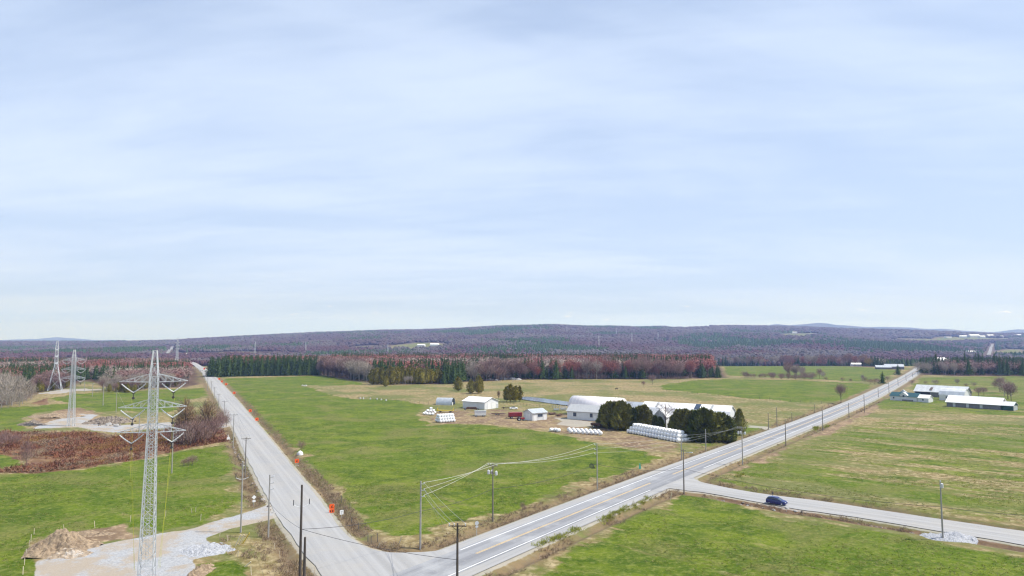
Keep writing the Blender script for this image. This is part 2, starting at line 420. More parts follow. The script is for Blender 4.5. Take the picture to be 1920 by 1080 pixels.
    gcol = t.mix(t.math('MULTIPLY', t.step(n4, .58, .72), .5), gcol, (.22,.20,.175))
    gf = t.step(t.math('ADD', grav, t.math('MULTIPLY', t.math('SUBTRACT', n1, .5), .7)), .35, .65)
    col = t.mix(gf, col, gcol)
    col = t.mix(t.math('MULTIPLY', t.step(t.math('ADD', shoulder, t.math('MULTIPLY', t.math('SUBTRACT', n1, .5), 1.0)), .4, .8), .7), col, (.36,.34,.30))
    t.l.new(col, b.inputs['Base Color'])
    bp = t.new('ShaderNodeBump', ins={'Strength': .55, 'Distance': .35, 'Height': n1}); t.l.new(bp.outputs[0], b.inputs['Normal'])
    return m
GM = ground_mat()
V = np.stack([gx, gy, Z], 1)
def sub(a, b, name):
    q = quads(a, b); lo = a*na
    o = link(name, fastmesh(name, V[lo:b*na], q-lo, [GM], None, True, {'zone_a': ca[lo:b*na], 'zone_b': cb[lo:b*na]}))
    return tag(o, kind='structure')
sub(0, SPLIT+1, 'ground'); sub(SPLIT, nr, 'hills')

# ------------------------------------------------------------------ roads
def road_mat(name, kind):
    m, t, b = newmat(name, .9, .2)
    pos = t.new('ShaderNodeNewGeometry').outputs['Position']; uv = t.new('ShaderNodeUVMap', uv_map='UVMap').outputs[0]
    fine = t.noise(pos, 1.6, 5, .7); n2 = t.noise(pos, .12, 5, .6)
    tr = t.noise(t.scale(uv, .62, .006, 1), 1.0, 5, .6, .1)
    if kind == 'asphalt':
        c = t.mix(t.step(tr, .36, .62), (.190,.194,.208), (.268,.273,.286))
        c = t.mix(t.math('MULTIPLY', t.step(fine, .5, .8), .35), c, (.42,.42,.42))
        c = t.mix(t.math('MULTIPLY', t.step(n2, .5, .66), .35), c, (.42,.425,.43))
    else:
        c = t.mix(t.step(tr, .30, .70), (.270,.268,.266), (.352,.350,.350))
        c = t.mix(t.math('MULTIPLY', t.step(n2, .42, .66), .45), c, (.345,.325,.295))
        c = t.mix(t.math('MULTIPLY', t.step(fine, .5, .75), .3), c, (.43,.425,.42))
        if kind == 'side':
            k = t.noise(t.scale(uv, .8, .05, 1), 1, 6, .7, .3)
            c = t.mix(t.math('MULTIPLY', t.step(k, .60, .66), .75), c, (.16,.15,.14))
    t.l.new(c, b.inputs['Base Color'])
    bp = t.new('ShaderNodeBump', ins={'Strength': .25, 'Distance': .03, 'Height': fine}); t.l.new(bp.outputs[0], b.inputs['Normal'])
    return m
def strip(name, q, a, b, z, m, kind='structure', slope=0.0, n=2):
    """sheet between two offsets of a line, UV = metres across / along"""
    t = np.concatenate([[0], np.cumsum(np.linalg.norm(np.diff(q, axis=0), axis=1))])
    offs = np.linspace(a, b, n); vs = []; uvs = []; fs = []
    for i, o in enumerate(offs):
        p = offset_line(q, o)
        for k in range(len(q)):
            vs.append((p[k, 0], p[k, 1], z+float(terrain(p[k, 0], p[k, 1])))); uvs.append((o, t[k]))
    L = len(q)
    for i in range(n-1):
        for k in range(L-1): fs.append((i*L+k, (i+1)*L+k, (i+1)*L+k+1, i*L+k+1))
    me = bpy.data.meshes.new(name); me.from_pydata(vs, [], fs); me.materials.append(m)
    ul = me.uv_layers.new(name='UVMap'); li = np.empty(len(me.loops), np.int32); me.loops.foreach_get('vertex_index', li)
    ul.data.foreach_set('uv', np.array(uvs, np.float32)[li].ravel()); me.update()
    return tag(link(name, me), kind=kind)
def densify(p, step):
    q = []
    for a, b in zip(p, np.roll(p, -1, 0)):
        n = max(1, int(np.hypot(*(b-a))/step)); q += [a+(b-a)*k/n for k in range(n)]
    return np.array(q)
def chaikin(p, n=2, closed=True):
    for _ in range(n):
        a = p; b = np.roll(p, -1, 0); p = np.empty((2*len(a), 2)); p[0::2] = .75*a+.25*b; p[1::2] = .25*a+.75*b
    return p
def sheet(name, poly, z, m, udir, wob=.35, kind='structure', rag=.35):
    p = densify(chaikin(np.asarray(poly), 2), 3.0)
    w = (fbm(p[:, 0]*rag, p[:, 1]*rag, 23, 3)-.5)*2*wob
    c = np.roll(p, -1, 0)-np.roll(p, 1, 0); c /= np.linalg.norm(c, axis=1)[:, None]+1e-9
    p = p+np.stack([-c[:, 1], c[:, 0]], 1)*w[:, None]
    import bmesh
    bm = bmesh.new(); vs = [bm.verts.new((x, y, z)) for x, y in p]; bm.faces.new(vs)
    bmesh.ops.triangulate(bm, faces=bm.faces[:]); bmesh.ops.recalc_face_normals(bm, faces=bm.faces)
    if sum(f.normal.z for f in bm.faces) < 0: bmesh.ops.reverse_faces(bm, faces=bm.faces)
    ul = bm.loops.layers.uv.new('UVMap'); ux, uy = udir
    for f in bm.faces:
        for l in f.loops:
            x, y = l.vert.co.x, l.vert.co.y; l[ul].uv = (x*uy-y*ux, x*ux+y*uy)
    me = bpy.data.meshes.new(name); bm.to_mesh(me); bm.free(); me.materials.append(m)
    return tag(link(name, me), kind=kind)
M_GRAVEL = road_mat('gravel_road_surface', 'gravel'); M_SIDE = road_mat('side_road_surface', 'side'); M_ASPH = road_mat('asphalt', 'asphalt')
ld = np.array(P(420,760))-np.array(P(600,1000)); ld /= np.linalg.norm(ld)
sd = np.array(P(1680,971))-np.array(P(1425,934)); sd /= np.linalg.norm(sd)
strip('road_shoulder', MAIN, -HALF, HALF, .020, M_GRAVEL, n=3)
sheet('gravel_road', LR_POLY, .026, M_GRAVEL, tuple(ld), .35)
sheet('side_road', SR_POLY, .030, M_SIDE, tuple(sd), .3)
strip('road', MAIN, -4.15, 4.0, .036, M_ASPH, n=3)
M_WHITE = mat('road_paint_white', (.72,.72,.72), .7, .15, .8, c2=(.4,.4,.41), amt=.6, s2=.25)
M_YEL = mat('road_paint_yellow', (.62,.44,.20), .7, .15, .8, c2=(.36,.33,.29), amt=.75, s2=.2)
tl = np.concatenate([[0], np.cumsum(np.linalg.norm(np.diff(MAIN, axis=0), axis=1))])
def cut(t0, t1):
    ts = np.arange(t0, t1, 4.0); return np.stack([np.interp(ts, tl, MAIN[:, k]) for k in (0, 1)], 1)
def t_at(px, py):
    p = np.array(P(px, py)); return tl[np.argmin(((MAIN-p)**2).sum(1))]
TY0 = t_at(895,1032); TE = tl[-1]-10
for a, b in ((TY0, t_at(1225,902)), (t_at(1258,889), TE)):
    strip('road_marking', cut(a, b), -.22, -.07, .041, M_YEL); strip('road_marking', cut(a, b), .07, .22, .041, M_YEL)
strip('road_marking', cut(t_at(865,1030), TE), -3.56, -3.34, .041, M_WHITE)
strip('road_marking', cut(2, t_at(1218,915)), 3.34, 3.56, .041, M_WHITE); strip('road_marking', cut(t_at(1325,878), TE), 3.34, 3.56, .041, M_WHITE)
# hill roads seen far off
def hill_strip(name, pts, w, m):
    p = smooth_line(np.array([HP(*q) for q in pts]), 25, 3); strip(name, p, -w/2, w/2, 1.2, m)
hill_strip('hill_road', [(1853,668),(1856,660),(1858,652),(1861,646)], 9, M_ASPH)
hill_strip('hill_road', [(314,663),(318,657),(322,651),(325,650)], 10, M_ASPH)
# pond
def water():
    m, t, b = newmat('water', .12, .5); b.inputs['Base Color'].default_value = (.06,.085,.12,1)
    n = t.noise(t.new('ShaderNodeNewGeometry').outputs['Position'], 1.2, 4); bp = t.new('ShaderNodeBump', ins={'Strength': .25, 'Distance': .1, 'Height': n}); t.l.new(bp.outputs[0], b.inputs['Normal']); return m
sheet('pond_water', POND, -.06, water(), (1, 0), .8)
# gravel pads: thin sheets over the ground with ragged rims
# ------------------------------------------------------------------ plants
def unit(n, up=None):
    d = rng.normal(size=(n, 3))
    if up is not None: d[:, 2] = np.abs(d[:, 2])*up+.15
    return d/np.linalg.norm(d, axis=1)[:, None]
def slivers(c, d, L, w):
    """thin triangles from c along d"""
    n = len(c); s = np.cross(d, unit(n)); s /= np.linalg.norm(s, axis=1)[:, None]+1e-9
    w = np.broadcast_to(w, (n,))[:, None]; L = np.broadcast_to(L, (n,))[:, None]
    V = np.stack([c-s*w, c+s*w, c+d*L], 1).reshape(-1, 3)
    return V, np.arange(3*n).reshape(n, 3)
def merge(parts):
    vs = []; fs = []; o = 0
    for v, f in parts: vs.append(v); fs.append(f+o); o += len(v)
    return np.concatenate(vs), np.concatenate(fs)
def tubes(segs, n=4):
    """tapered tubes from (p, q, rp, rq), as triangles"""
    vs = []; fs = []
    for p, q, a, b in segs:
        p = np.array(p, float); q = np.array(q, float); d = q-p; d /= np.linalg.norm(d)+1e-9
        u = np.cross(d, [0, 0, 1.0]); u = u if np.linalg.norm(u) > .05 else np.cross(d, [1.0, 0, 0]); u /= np.linalg.norm(u); v = np.cross(d, u)
        o = sum(len(x) for x in vs); th = np.arange(n)*2*np.pi/n
        ring = np.cos(th)[:, None]*u+np.sin(th)[:, None]*v
        vs.append(np.concatenate([p+ring*a, q+ring*b]))
        for k in range(n):
            j = (k+1) % n; fs += [(o+k, o+j, o+n+j), (o+k, o+n+j, o+n+k)]
    return np.concatenate(vs), np.array(fs)
def bare_parts(h=1.0, w=.5, n=300, lw=.007, L=.09, base=.25, limbs=9, fork=0, up=.9, shape=1.0):
    """leafless tree of height 1: trunk with limbs, and a crown of fine twigs"""
    segs = []; tips = []
    top = (rng.normal()*.02, rng.normal()*.02, .72); segs.append(((0, 0, -.02), (0, 0, base), .017, .013)); segs.append(((0, 0, base), top, .013, .004)); tips.append(top)
    for k in range(limbs):
        z = base*.8+(.62-base*.8)*(k/limbs); a = k*2.4+rng.random(); r = w*.5*(.55+.4*rng.random())*(1-.35*k/limbs)
        tt = max(0, (z-base)/(.72-base)); p0 = (top[0]*tt, top[1]*tt, z); p1 = (r*.55*math.cos(a), r*.55*math.sin(a), z+.14+.06*rng.random()); p2 = (r*math.cos(a), r*math.sin(a), min(.93, z+.27+.1*rng.random()))
        segs += [(p0, p1, .008, .005), (p1, p2, .005, .002)]; tips += [p1, p2]
        for j in range(2):
            b = a+rng.normal()*.8; p3 = (p1[0]+.13*w*2*math.cos(b), p1[1]+.13*w*2*math.sin(b), p1[2]+.12); segs.append((p1, p3, .004, .0015)); tips.append(p3)
    T = tubes(segs, 4)
    c = unit(n)*(rng.random(n)**.40)[:, None]; c[:, 0] *= w*.5; c[:, 1] *= w*.5
    zc = (1+base*.9)/2; c[:, 2] = zc+c[:, 2]*(1-base*.9)/2*.93
    # clumps gathered around the limb tips
    tp = np.array(tips); pull = tp[rng.integers(0, len(tp), n)]; f = (rng.random(n)*.55)[:, None]; c = c*(1-f)+(pull+rng.normal(size=(n, 3))*.035)*f
    d = unit(n)*.75+(c-np.array([0, 0, base]))/.5*.6; d[:, 2] += up; d /= np.linalg.norm(d, axis=1)[:, None]
    C = slivers(c, d, L*(.6+.8*rng.random(n)), lw*(.6+.8*rng.random(n)))
    return T, C
def conifer_parts(w=.34, whorls=15, per=8, base=.08, droop=.25, lw=.022, ragged=.25, taper=1.0):
    T = tubes([((0, 0, -.02), (0, 0, .5), .014, .008), ((0, 0, .5), (0, 0, .98), .008, .002)], 5)
    cs, ds, Ls, ws = [], [], [], []
    for k in range(whorls):
        t = k/(whorls-1); z = base+(.97-base)*t; r = w/2*(1-t)**taper+.012
        for j in range(per if t < .8 else max(4, per-3)):
            a = 2*math.pi*(j+.5*(k % 2))/per+rng.normal()*.25; rr = r*(1-ragged+2*ragged*rng.random())
            for q in range(3):
                f = .12+.36*q; b = a+rng.normal()*.22
                cs.append((rr*f*math.cos(a), rr*f*math.sin(a), z+.02-droop*rr*f*.6+rng.normal()*.008)); ds.append((math.cos(b), math.sin(b), -droop+rng.normal()*.18)); Ls.append(rr*.55+.015); ws.append(lw*(1.15-.6*t))
    d = np.array(ds); d /= np.linalg.norm(d, axis=1)[:, None]
    C = slivers(np.array(cs), d, np.array(Ls), np.array(ws))
    # a ragged inner cone so that the stand is not see-through
    m = 9; rings = []
    for i, (z, r) in enumerate(((base, .62), (.35, .50), (.65, .27), (.93, .04))):
        th = np.arange(m)*2*np.pi/m; rr = w/2*r*(.8+.4*rng.random(m)); rings.append(np.stack([rr*np.cos(th), rr*np.sin(th), np.full(m, z)+rng.normal(size=m)*.02], 1))
    f = [];
    for i in range(3):
        for k in range(m): j = (k+1) % m; f += [(i*m+k, i*m+j, i*m+m+j), (i*m+k, i*m+m+j, i*m+m+k)]
    return T, merge([C, (np.concatenate(rings), np.array(f))])
def cedar_parts(w=.55, n=900, base=.05, pointed=False, size=.05, lumps=10):
    """dense egg-shaped evergreen made of leaf sprays gathered in lumps"""
    T = tubes([((0, 0, -.02), (0, 0, .6), .018, .008)], 5)
    def rad_at(t):
        if pointed: return w/2*np.clip(1.08-t, 0, 1)**.7*np.clip(t*9+.55, 0, 1)
        return w/2*np.clip(np.sin(np.pi*np.clip(t, 0, 1)**.66), 0, 1)**.60*(1-.12*t)
    lc = [];
    for k in range(lumps*4):
        t = rng.random(); a = rng.random()*6.283; lc.append((a, t, .8+.35*rng.random()))
    t = rng.random(n)**.85; a = rng.random(n)*2*np.pi; f = np.ones(n)*.82
    for la, lt, lf in lc:
        dd = ((np.angle(np.exp(1j*(a-la))))*.5)**2+((t-lt)*1.6)**2; f = np.maximum(f, .80+(lf-.70)*1.15*np.exp(-dd/.022))
    r = rad_at(t)*f*(1-.42*rng.random(n)**1.6); z = base+t*(1-base)
    c = np.stack([r*np.cos(a), r*np.sin(a), z], 1)
    d = np.stack([np.cos(a), np.sin(a), np.full(n, .9)], 1)+rng.normal(size=(n, 3))*.6; d /= np.linalg.norm(d, axis=1)[:, None]
    C = slivers(c, d, size*(.7+.7*rng.random(n)), size*.42)
    m = 10; rings = []; ts = (0.0, .15, .4, .65, .88, .99)
    for tt in ts:
        th = np.arange(m)*2*np.pi/m; rr = (rad_at(tt) if tt > 0 else w*.2)*(.46+.28*rng.random(m)); rings.append(np.stack([rr*np.cos(th), rr*np.sin(th), np.full(m, base+tt*(1-base)*.95)], 1))
    fs = []
    for i in range(len(ts)-1):
        for k in range(m): j = (k+1) % m; fs += [(i*m+k, i*m+j, i*m+m+j), (i*m+k, i*m+m+j, i*m+m+k)]
    return T, merge([C, (np.concatenate(rings), np.array(fs))])
M_BARK = mat('bark', (.15,.12,.10), .95, .35, 3); M_PALE = mat('pale_bark', (.34,.31,.28), .9, .3, 3)
M_TWIG = leafmat('bare_twigs', [(.235,.150,.130), (.305,.200,.172), (.262,.158,.148), (.335,.248,.212)])
M_RED = leafmat('maple_buds', [(.30,.115,.092), (.36,.145,.115), (.27,.140,.118), (.38,.130,.095)])
M_GREYTWIG = leafmat('aspen_twigs', [(.33,.28,.23), (.39,.335,.28), (.31,.265,.22)])
M_SPRUCE = leafmat('spruce_needles', [(.046,.080,.016), (.070,.108,.020), (.054,.088,.018)])
M_CEDAR = leafmat('cedar_sprays', [(.18,.165,.026), (.27,.23,.038), (.22,.20,.032)])
M_HEDGE = leafmat('hedge_cedar_sprays', [(.075,.100,.022), (.225,.215,.045), (.12,.14,.030), (.19,.165,.042)])
M_LARCH = leafmat('brown_conifer_twigs', [(.21,.130,.072), (.25,.160,.092)])
M_YELLOW = leafmat('catkins', [(.34,.25,.06), (.30,.22,.07)])
def template(kind):
    """one variant of a kind: (trunk V,F), (crown V,F), materials"""
    if kind in ('bare', 'red', 'grey'): return bare_parts(w=.55+.22*rng.random(), n=800, lw=.0082, L=.070, base=.20+.1*rng.random(), up=.35)
    if kind == 'spruce': return conifer_parts(w=.36+.10*rng.random(), taper=.8, ragged=.35)
    if kind == 'plantation': return conifer_parts(w=.42, taper=.55, whorls=17, ragged=.2, base=.03)
    if kind == 'bush': return bare_parts(w=1.05+.5*rng.random(), n=330, lw=.012, L=.14, base=.03, limbs=9)
    if kind == 'cedar': return cedar_parts(w=.52+.12*rng.random(), n=700, size=.06)
    if kind == 'larch': return bare_parts(w=.34, n=900, lw=.0045, L=.07, base=.12, limbs=14, up=.0)
    if kind == 'yellow': return bare_parts(w=.9, n=700, lw=.012, L=.08, base=.15)
KMAT = {'bare': (M_BARK, M_TWIG), 'red': (M_BARK, M_RED), 'grey': (M_PALE, M_GREYTWIG), 'spruce': (M_BARK, M_SPRUCE), 'cedar': (M_BARK, M_CEDAR), 'larch': (M_BARK, M_LARCH), 'yellow': (M_BARK, M_YELLOW), 'plantation': (M_BARK, M_SPRUCE), 'bush': (M_BARK, M_TWIG)}
NAME = {'bare': 'bare_tree', 'red': 'maple_tree', 'grey': 'aspen_tree', 'spruce': 'spruce_tree', 'cedar': 'cedar_tree', 'larch': 'larch_tree', 'yellow': 'willow_tree', 'plantation': 'spruce_tree', 'bush': 'bare_shrub'}
def one_mesh(name, T, C, mats):
    V, F = merge([T, C]); return fastmesh(name, V, F, mats, np.r_[np.zeros(len(T[1])), np.ones(len(C[1]))])
TPL = {k: [template(k) for _ in range(5 if k in ('bare', 'red', 'spruce') else 3)] for k in KMAT}
MESH1 = {k: [one_mesh(NAME[k], T, C, KMAT[k]) for T, C in v] for k, v in TPL.items()}
def wood_tree(kind, x, y, h, label, group, wide=1.0):
    o = link(NAME[kind], MESH1[kind][rng.integers(len(MESH1[kind]))])
    o.location = (x, y, gz(x, y)); s = h; o.scale = (s*wide, s*wide, s); o.rotation_euler = (0, 0, rng.random()*6.28)
    return tag(o, label, 'shrub' if kind == 'bush' else 'tree', group)
def big_tree(name, T, C, mats, x, y, h, label, cat='tree', group=None, wide=1.0):
    """a tree near enough to show its trunk and crown"""
    e = empty(name, (x, y, gz(x, y)), rng.random()*6.28, label, cat, group); e.scale = (h*wide, h*wide, h)
    link('trunk', fastmesh('trunk', *T, [mats[0]]), e); link('crown', fastmesh('crown', *C, [mats[1]]), e)
    return e
def copy_big(src, x, y, h, label, group=None, wide=1.0):
    e = copy_tree(src); e.location = (x, y, gz(x, y)); e.scale = (h*wide, h*wide, h); e.rotation_euler = (0, 0, rng.random()*6.28)
    if label: e['label'] = label
    if group: e['group'] = group
    return e

# ---- the woods: single trees along the edges, one mass behind
def along(pts, step):
    q = PL(*pts); out = []
    for a, b in zip(q[:-1], q[1:]):
        n = max(1, int(np.hypot(*(b-a))/step)); out += [a+(b-a)*k/n for k in range(n)]
    return np.array(out)
def edge_rows(pts, step, rows, gap, kinds, label, group, hts, limit=999):
    base = along(pts, step); n = 0
    for r in range(rows):
        for p in base:
            if n >= limit: return
            y = p[1]+r*gap+rng.normal()*gap*.42; x = p[0]*(1+r*gap/p[1])+rng.normal()*step*.6
            c = fbm(x/38, y/38, 61, 2)+rng.normal()*.12
            ks = list(kinds); cum = np.cumsum([kinds[k] for k in ks]); k = ks[int(np.searchsorted(cum, np.clip(.5+(c-.5)*2.0, 0, .999)*cum[-1]))]
            h = hts[k]*(.66+.48*rng.random())*(1+.05*r)
            wood_tree(k, x, y, h, label[k], group+' '+{'bare': 'bare trees', 'red': 'red maples', 'grey': 'pale aspens', 'spruce': 'dark conifers', 'cedar': 'cedars', 'larch': 'larches', 'bush': 'shrubs'}[k]); n += 1
HT = {'bare': 19, 'red': 18, 'grey': 17.5, 'spruce': 18.5, 'cedar': 11, 'larch': 14}
CL = {'bare': 'bare brown tree in the wood behind the tan pasture', 'red': 'red budding maple in the wood behind the tan pasture', 'grey': 'pale grey bare tree in the wood behind the tan pasture', 'spruce': 'dark green conifer in the wood behind the tan pasture', 'cedar': 'olive cedar in the wood behind the tan pasture'}
edge_rows([(868,715),(905,715),(960,711.5),(1100,710.5),(1230,710.5)], 4.6, 3, 6, {'grey': .10, 'bare': .46, 'red': .30, 'spruce': .14}, CL, 'middle wood', HT)
edge_rows([(835,720),(868,715)], 4.5, 3, 6, {'spruce': .75, 'grey': .25}, CL, 'middle wood', HT)
edge_rows([(1312,709),(1352,708)], 5, 3, 6, {'spruce': .8, 'bare': .2}, {k: v.replace('in the wood behind the tan pasture', 'at the wood corner by the bright green field') for k, v in CL.items()}, 'wood corner', {**HT, 'spruce': 14})
edge_rows([(1232,710.5),(1310,709.5)], 5.5, 2, 7, {'bare': .45, 'red': .55}, {k: v.replace('in the wood behind the tan pasture', 'among the maples by the bright green field') for k, v in CL.items()}, 'maples by the green field', {**HT, 'red': 17})
edge_rows([(606,704),(640,708),(688,715)], 4.2, 3, 5, {'grey': .3, 'bare': .7}, {k: v.replace('behind the tan pasture', 'between spruce plantation and round cedars') for k, v in CL.items()}, 'wood by the plantation', HT)
edge_rows([(640,706),(690,714),(760,716),(830,717)], 5, 1, 5, {'spruce': .35, 'bare': .65}, {'spruce': 'dark conifer standing close behind the olive cedars', 'bare': 'bare tree standing close behind the olive cedars'}, 'trees behind the olive cedars', {'spruce': 15, 'bare': 16})
# tall dense plantation beside the gravel road
pb = along([(397,706.5),(470,705),(601,703.5)], 5.1)
for r in range(4):
    for p in pb:
        y = p[1]+r*9+rng.normal(); x = p[0]*(1+r*9/p[1])+rng.normal()*.7
        wood_tree('plantation', x, y, (20.0+1.8*rng.random()-(2 if rng.random() < .1 else 0)), 'tall dark spruce in the dense plantation beside the gravel road', 'plantation spruces', 1.05)
# olive cedars in front of the wood
for k, (px, py, h, w) in enumerate([(698,721,11,1.2),(707,721,12,1.2),(716,721,12.5,1.1),(727,721,11,1.2),(736,721,12,1.2),(745,720.5,11.5,1.2),(754,720,12.5,1.1),(764,720,11.5,1.2),(773,720,12,1.1),(782,720,11,1.2),(791,720,11.5,1.1),(800,719.5,10.5,1.2),(809,719,10.5,1.2),(818,718.5,9.5,1.2),(826,718,8.5,1.2),(832,717,6.5,1.2)]):
    h *= 1.16; x, y = P(px, py); wood_tree('cedar', x, y, h, 'olive green cedar in the close row before the wood', 'row of olive cedars', w)
    if k % 2 == 0: wood_tree('cedar', x+4+rng.normal(), y+9+rng.normal()*2, h*1.05, 'olive green cedar in the close row before the wood', 'row of olive cedars', w)
for px, py in ((765,721),(771,721),(760,721.5)):
    x, y = P(px, py); wood_tree('grey', x, y, 8, 'small pale birch standing between the olive cedars', 'pale birches between the cedars', .6)
x, y = P(723, 725); wood_tree('cedar', x, y, 8.5, 'single round cedar standing out before the close cedar row', None, 1.25)
# left wood
LL = {'bare': 'bare brown tree in the wood left of the gravel road', 'red': 'reddish maple in the wood left of the gravel road', 'grey': 'pale bare aspen in the wood left of the gravel road', 'spruce': 'dark conifer in the wood left of the gravel road', 'cedar': 'olive cedar in the wood left of the gravel road'}
edge_rows([(60,737),(84,733),(130,726)], 3.6, 3, 6, {'bare': .6, 'cedar': .25, 'spruce': .15}, LL, 'left wood', {**HT, 'bare': 12, 'cedar': 8, 'spruce': 10})
edge_rows([(196,733),(240,736),(275,727),(345,726)], 3.8, 3, 6, {'grey': .55, 'bare': .35, 'cedar': .10}, LL, 'left wood', {**HT, 'grey': 11, 'bare': 10, 'cedar': 6})
edge_rows([(60,712),(130,711),(200,708),(300,707),(345,706)], 6, 2, 14, {'spruce': .08, 'bare': .60, 'red': .32}, LL, 'left wood', {**HT, 'spruce': 13, 'bare': 13, 'red': 14})
# scrubby copse at the left edge of the picture
TS = [bare_parts(w=.85, n=900, lw=.006, L=.08, base=.10, limbs=12) for _ in range(2)]
tb = [big_tree('bare_tree', T, C, (M_PALE, M_GREYTWIG), *P(px, py), h, 'spreading bare grey-brown tree in the copse at the left field edge', 'tree', 'copse at the left field edge') for (T, C), (px, py, h) in zip(TS, ((22,760,19), (42,757,17)))]
for px, py, h in ((3,764,17),(12,758,20),(30,752,17),(50,752,12),(-8,758,19),(36,763,10),(15,765,10),(58,750,10),(0,752,20)):
    copy_big(tb[random.randrange(2)], *P(px, py), h, None)
# right strip of trees behind the pale field, and around the crest of the road
RL = {'bare': 'bare tree in the dark strip beyond the pale green field', 'red': 'reddish maple in the dark strip beyond the pale green field', 'spruce': 'dark conifer in the dark strip beyond the pale green field', 'grey': 'pale tree in the dark strip beyond the pale green field'}
edge_rows([(1352,676.8),(1470,679.3),(1573,683.5),(1640,687)], 10, 2, 10, {'grey': .05, 'bare': .4, 'red': .25, 'spruce': .3}, RL, 'tree strip beyond the pale field', HT)
CR = {'bare': 'bare tree in the belt right of the road crest', 'spruce': 'dark conifer in the belt right of the road crest', 'grey': 'pale bare tree in the belt right of the road crest'}
edge_rows([(1732,702),(1790,704),(1850,704),(1925,705),(1990,705)], 8, 2, 7, {'grey': .25, 'bare': .45, 'spruce': .3}, CR, 'tree belt right of the road crest', {'bare': 14, 'spruce': 19, 'grey': 14})
edge_rows([(1732,700),(1810,701),(1990,701)], 9, 2, 14, {'spruce': 1}, CR, 'tree belt right of the road crest', {'spruce': 21})
HGL = {'bush': 'small bare hedgerow tree between the fields beyond the right farm', 'grey': 'small pale hedgerow tree between the fields beyond the right farm'}
edge_rows([(1728,721),(1800,725),(1900,728),(1990,729)], 7, 1, 6, {'bush': .8, 'grey': .2}, HGL, 'hedgerow beyond the right farm', {'bush': 5.0, 'grey': 7})
for px, py, h, k in ((1835,744,7,'bare'),(1845,741,6,'bare'),(1875,735,12,'bare'),(1890,748,12,'bare'),(1896,752,11,'bare'),(1884,742,10,'grey')):
    x, y = P(px, py); wood_tree(k, x, y, h, 'bare tree standing just behind the right long barn', 'bare trees behind the right barn', 1.3)
# thicket island between the two right fields
IL = {'bush': 'bare shrub in the thicket between the two right fields', 'bare': 'bare tree in the thicket between the two right fields', 'grey': 'pale bare tree in the thicket between the two right fields', 'spruce': 'x'}
edge_rows([(1402,709),(1440,710),(1500,712),(1535,711)], 4.5, 2, 6, {'bush': .75, 'grey': .1, 'bare': .15}, IL, 'thicket between the right fields', {'bush': 6.5, 'grey': 9, 'bare': 11})
edge_rows([(1478,708),(1512,709)], 4, 2, 6, {'bare': .6, 'grey': .4}, IL, 'thicket between the right fields', {'bare': 15, 'grey': 14})
edge_rows([(1545,713),(1590,716),(1640,716)], 9, 1, 5, {'bush': .8, 'grey': .2}, {k: v.replace('in the thicket', 'in the thin row') for k, v in IL.items()}, 'thin tree row between the right fields', {'bush': 5, 'grey': 8})
for px, py, h, lab in ((1684,703,12,'dark spruce on the left roadside below the crest'), (1655,720,11,'dark spruce among roadside bushes by the pale field')):
    x, y = P(px, py); wood_tree('spruce', x, y, h, lab, None, 1.25)
for px, py, h in ((1622,718,6),(1632,720,5),(1640,721,6),(1647,719,5),(1664,714,5)):
    x, y = P(px, py); wood_tree('bush', x, y, h, 'low bare roadside bush near the dark spruces', 'roadside bushes near the crest', 1.0)
x, y = P(1650, 688.5); wood_tree('yellow', x, y+30, 13, 'round yellow willow among dark trees near the road crest', None, 1.2)
# single trees
T, C = bare_parts(w=.75, n=1300, lw=.0045, L=.085, base=.35, limbs=12, up=1.2)
x, y = P(1577, 756); big_tree('bare_tree', T, C, (M_BARK, M_TWIG), x, y, 12, 'lone vase-shaped bare tree beside the main road', wide=.9)
for (px, py, h, w), lab in zip(((859,733,10.2,1.15), (883,738,9.8,1.05), (898,737.5,12,1.1)), ('round olive cedar standing alone on the tan pasture', 'smaller cedar of the touching pair on the tan pasture', 'taller cedar of the touching pair on the tan pasture')):
    T, C = cedar_parts(w=.66, n=1500, size=.05); x, y = P(px, py); big_tree('cedar_tree', T, C, (M_BARK, M_CEDAR), x, y, h, lab, wide=w)
for k, (px, py, h, w) in enumerate(((950,753,9,.9),(957,754,10.5,.8),(966,754,9.5,.8),(974,753,9,.8))):
    T, C = cedar_parts(w=.58, n=300, size=.13, base=.10); x, y = P(px, py); big_tree('cedar_tree', T, C, (M_BARK, M_CEDAR), x, y, h*.98, 'thin ragged cedar in the small clump beside the pond', 'tree', 'cedar clump beside the pond', w)
x, y = P(935, 748); wood_tree('larch', x, y, 6, 'small brown tree behind the white garage', None, 1.3)
for px, py, h in ((1206,725,5),(1223,721,9)):
    x, y = P(px, py); wood_tree('bare', x, y, h, 'small bare tree at the tip of the bright green field' if h > 6 else 'low bare bush at the tip of the bright green field', None, 1.3)
# cedar hedge round the farmhouse
HS = [cedar_parts(w=.74, n=1500, size=.13, base=.01, lumps=5, pointed=k % 2 == 0) for k in range(4)]
hp = []
for k, (px, top, py) in enumerate(((1133,762,800),(1143,757,803),(1154,759,804),(1165,757,806),(1176,762,806),(1187,768,806),(1199,765,806),(1208,763,806),(1217,771,805))):
    x, y = P(px, py); h = rise(top, y)*1.03; lab = 'dense dark cedar in the clump before the white dome barn'
    if len(hp) < 4:
        T, C = HS[k % 4]; hp.append(big_tree('cedar_tree', T, C, (M_BARK, M_HEDGE), x, y, h, lab, 'tree', 'cedar clump before the dome barn'))
    else: copy_big(hp[k % 4], x, y, h, lab, 'cedar clump before the dome barn')
for k, (px, top, py) in enumerate(((1262,780,813),(1273,770,817),(1285,767,820),(1297,770,824),(1309,772,827),(1320,771,828),(1331,770,828),(1343,776,827),(1354,777,826),(1364,782,826),(1369,792,825))):
    x, y = P(px, py); h = rise(top, y)*random.uniform(.93, 1.07); copy_big(hp[k % 4], x, y, h, 'dense dark cedar in the large clump behind the long bale stack', 'cedar clump behind the bale stack')
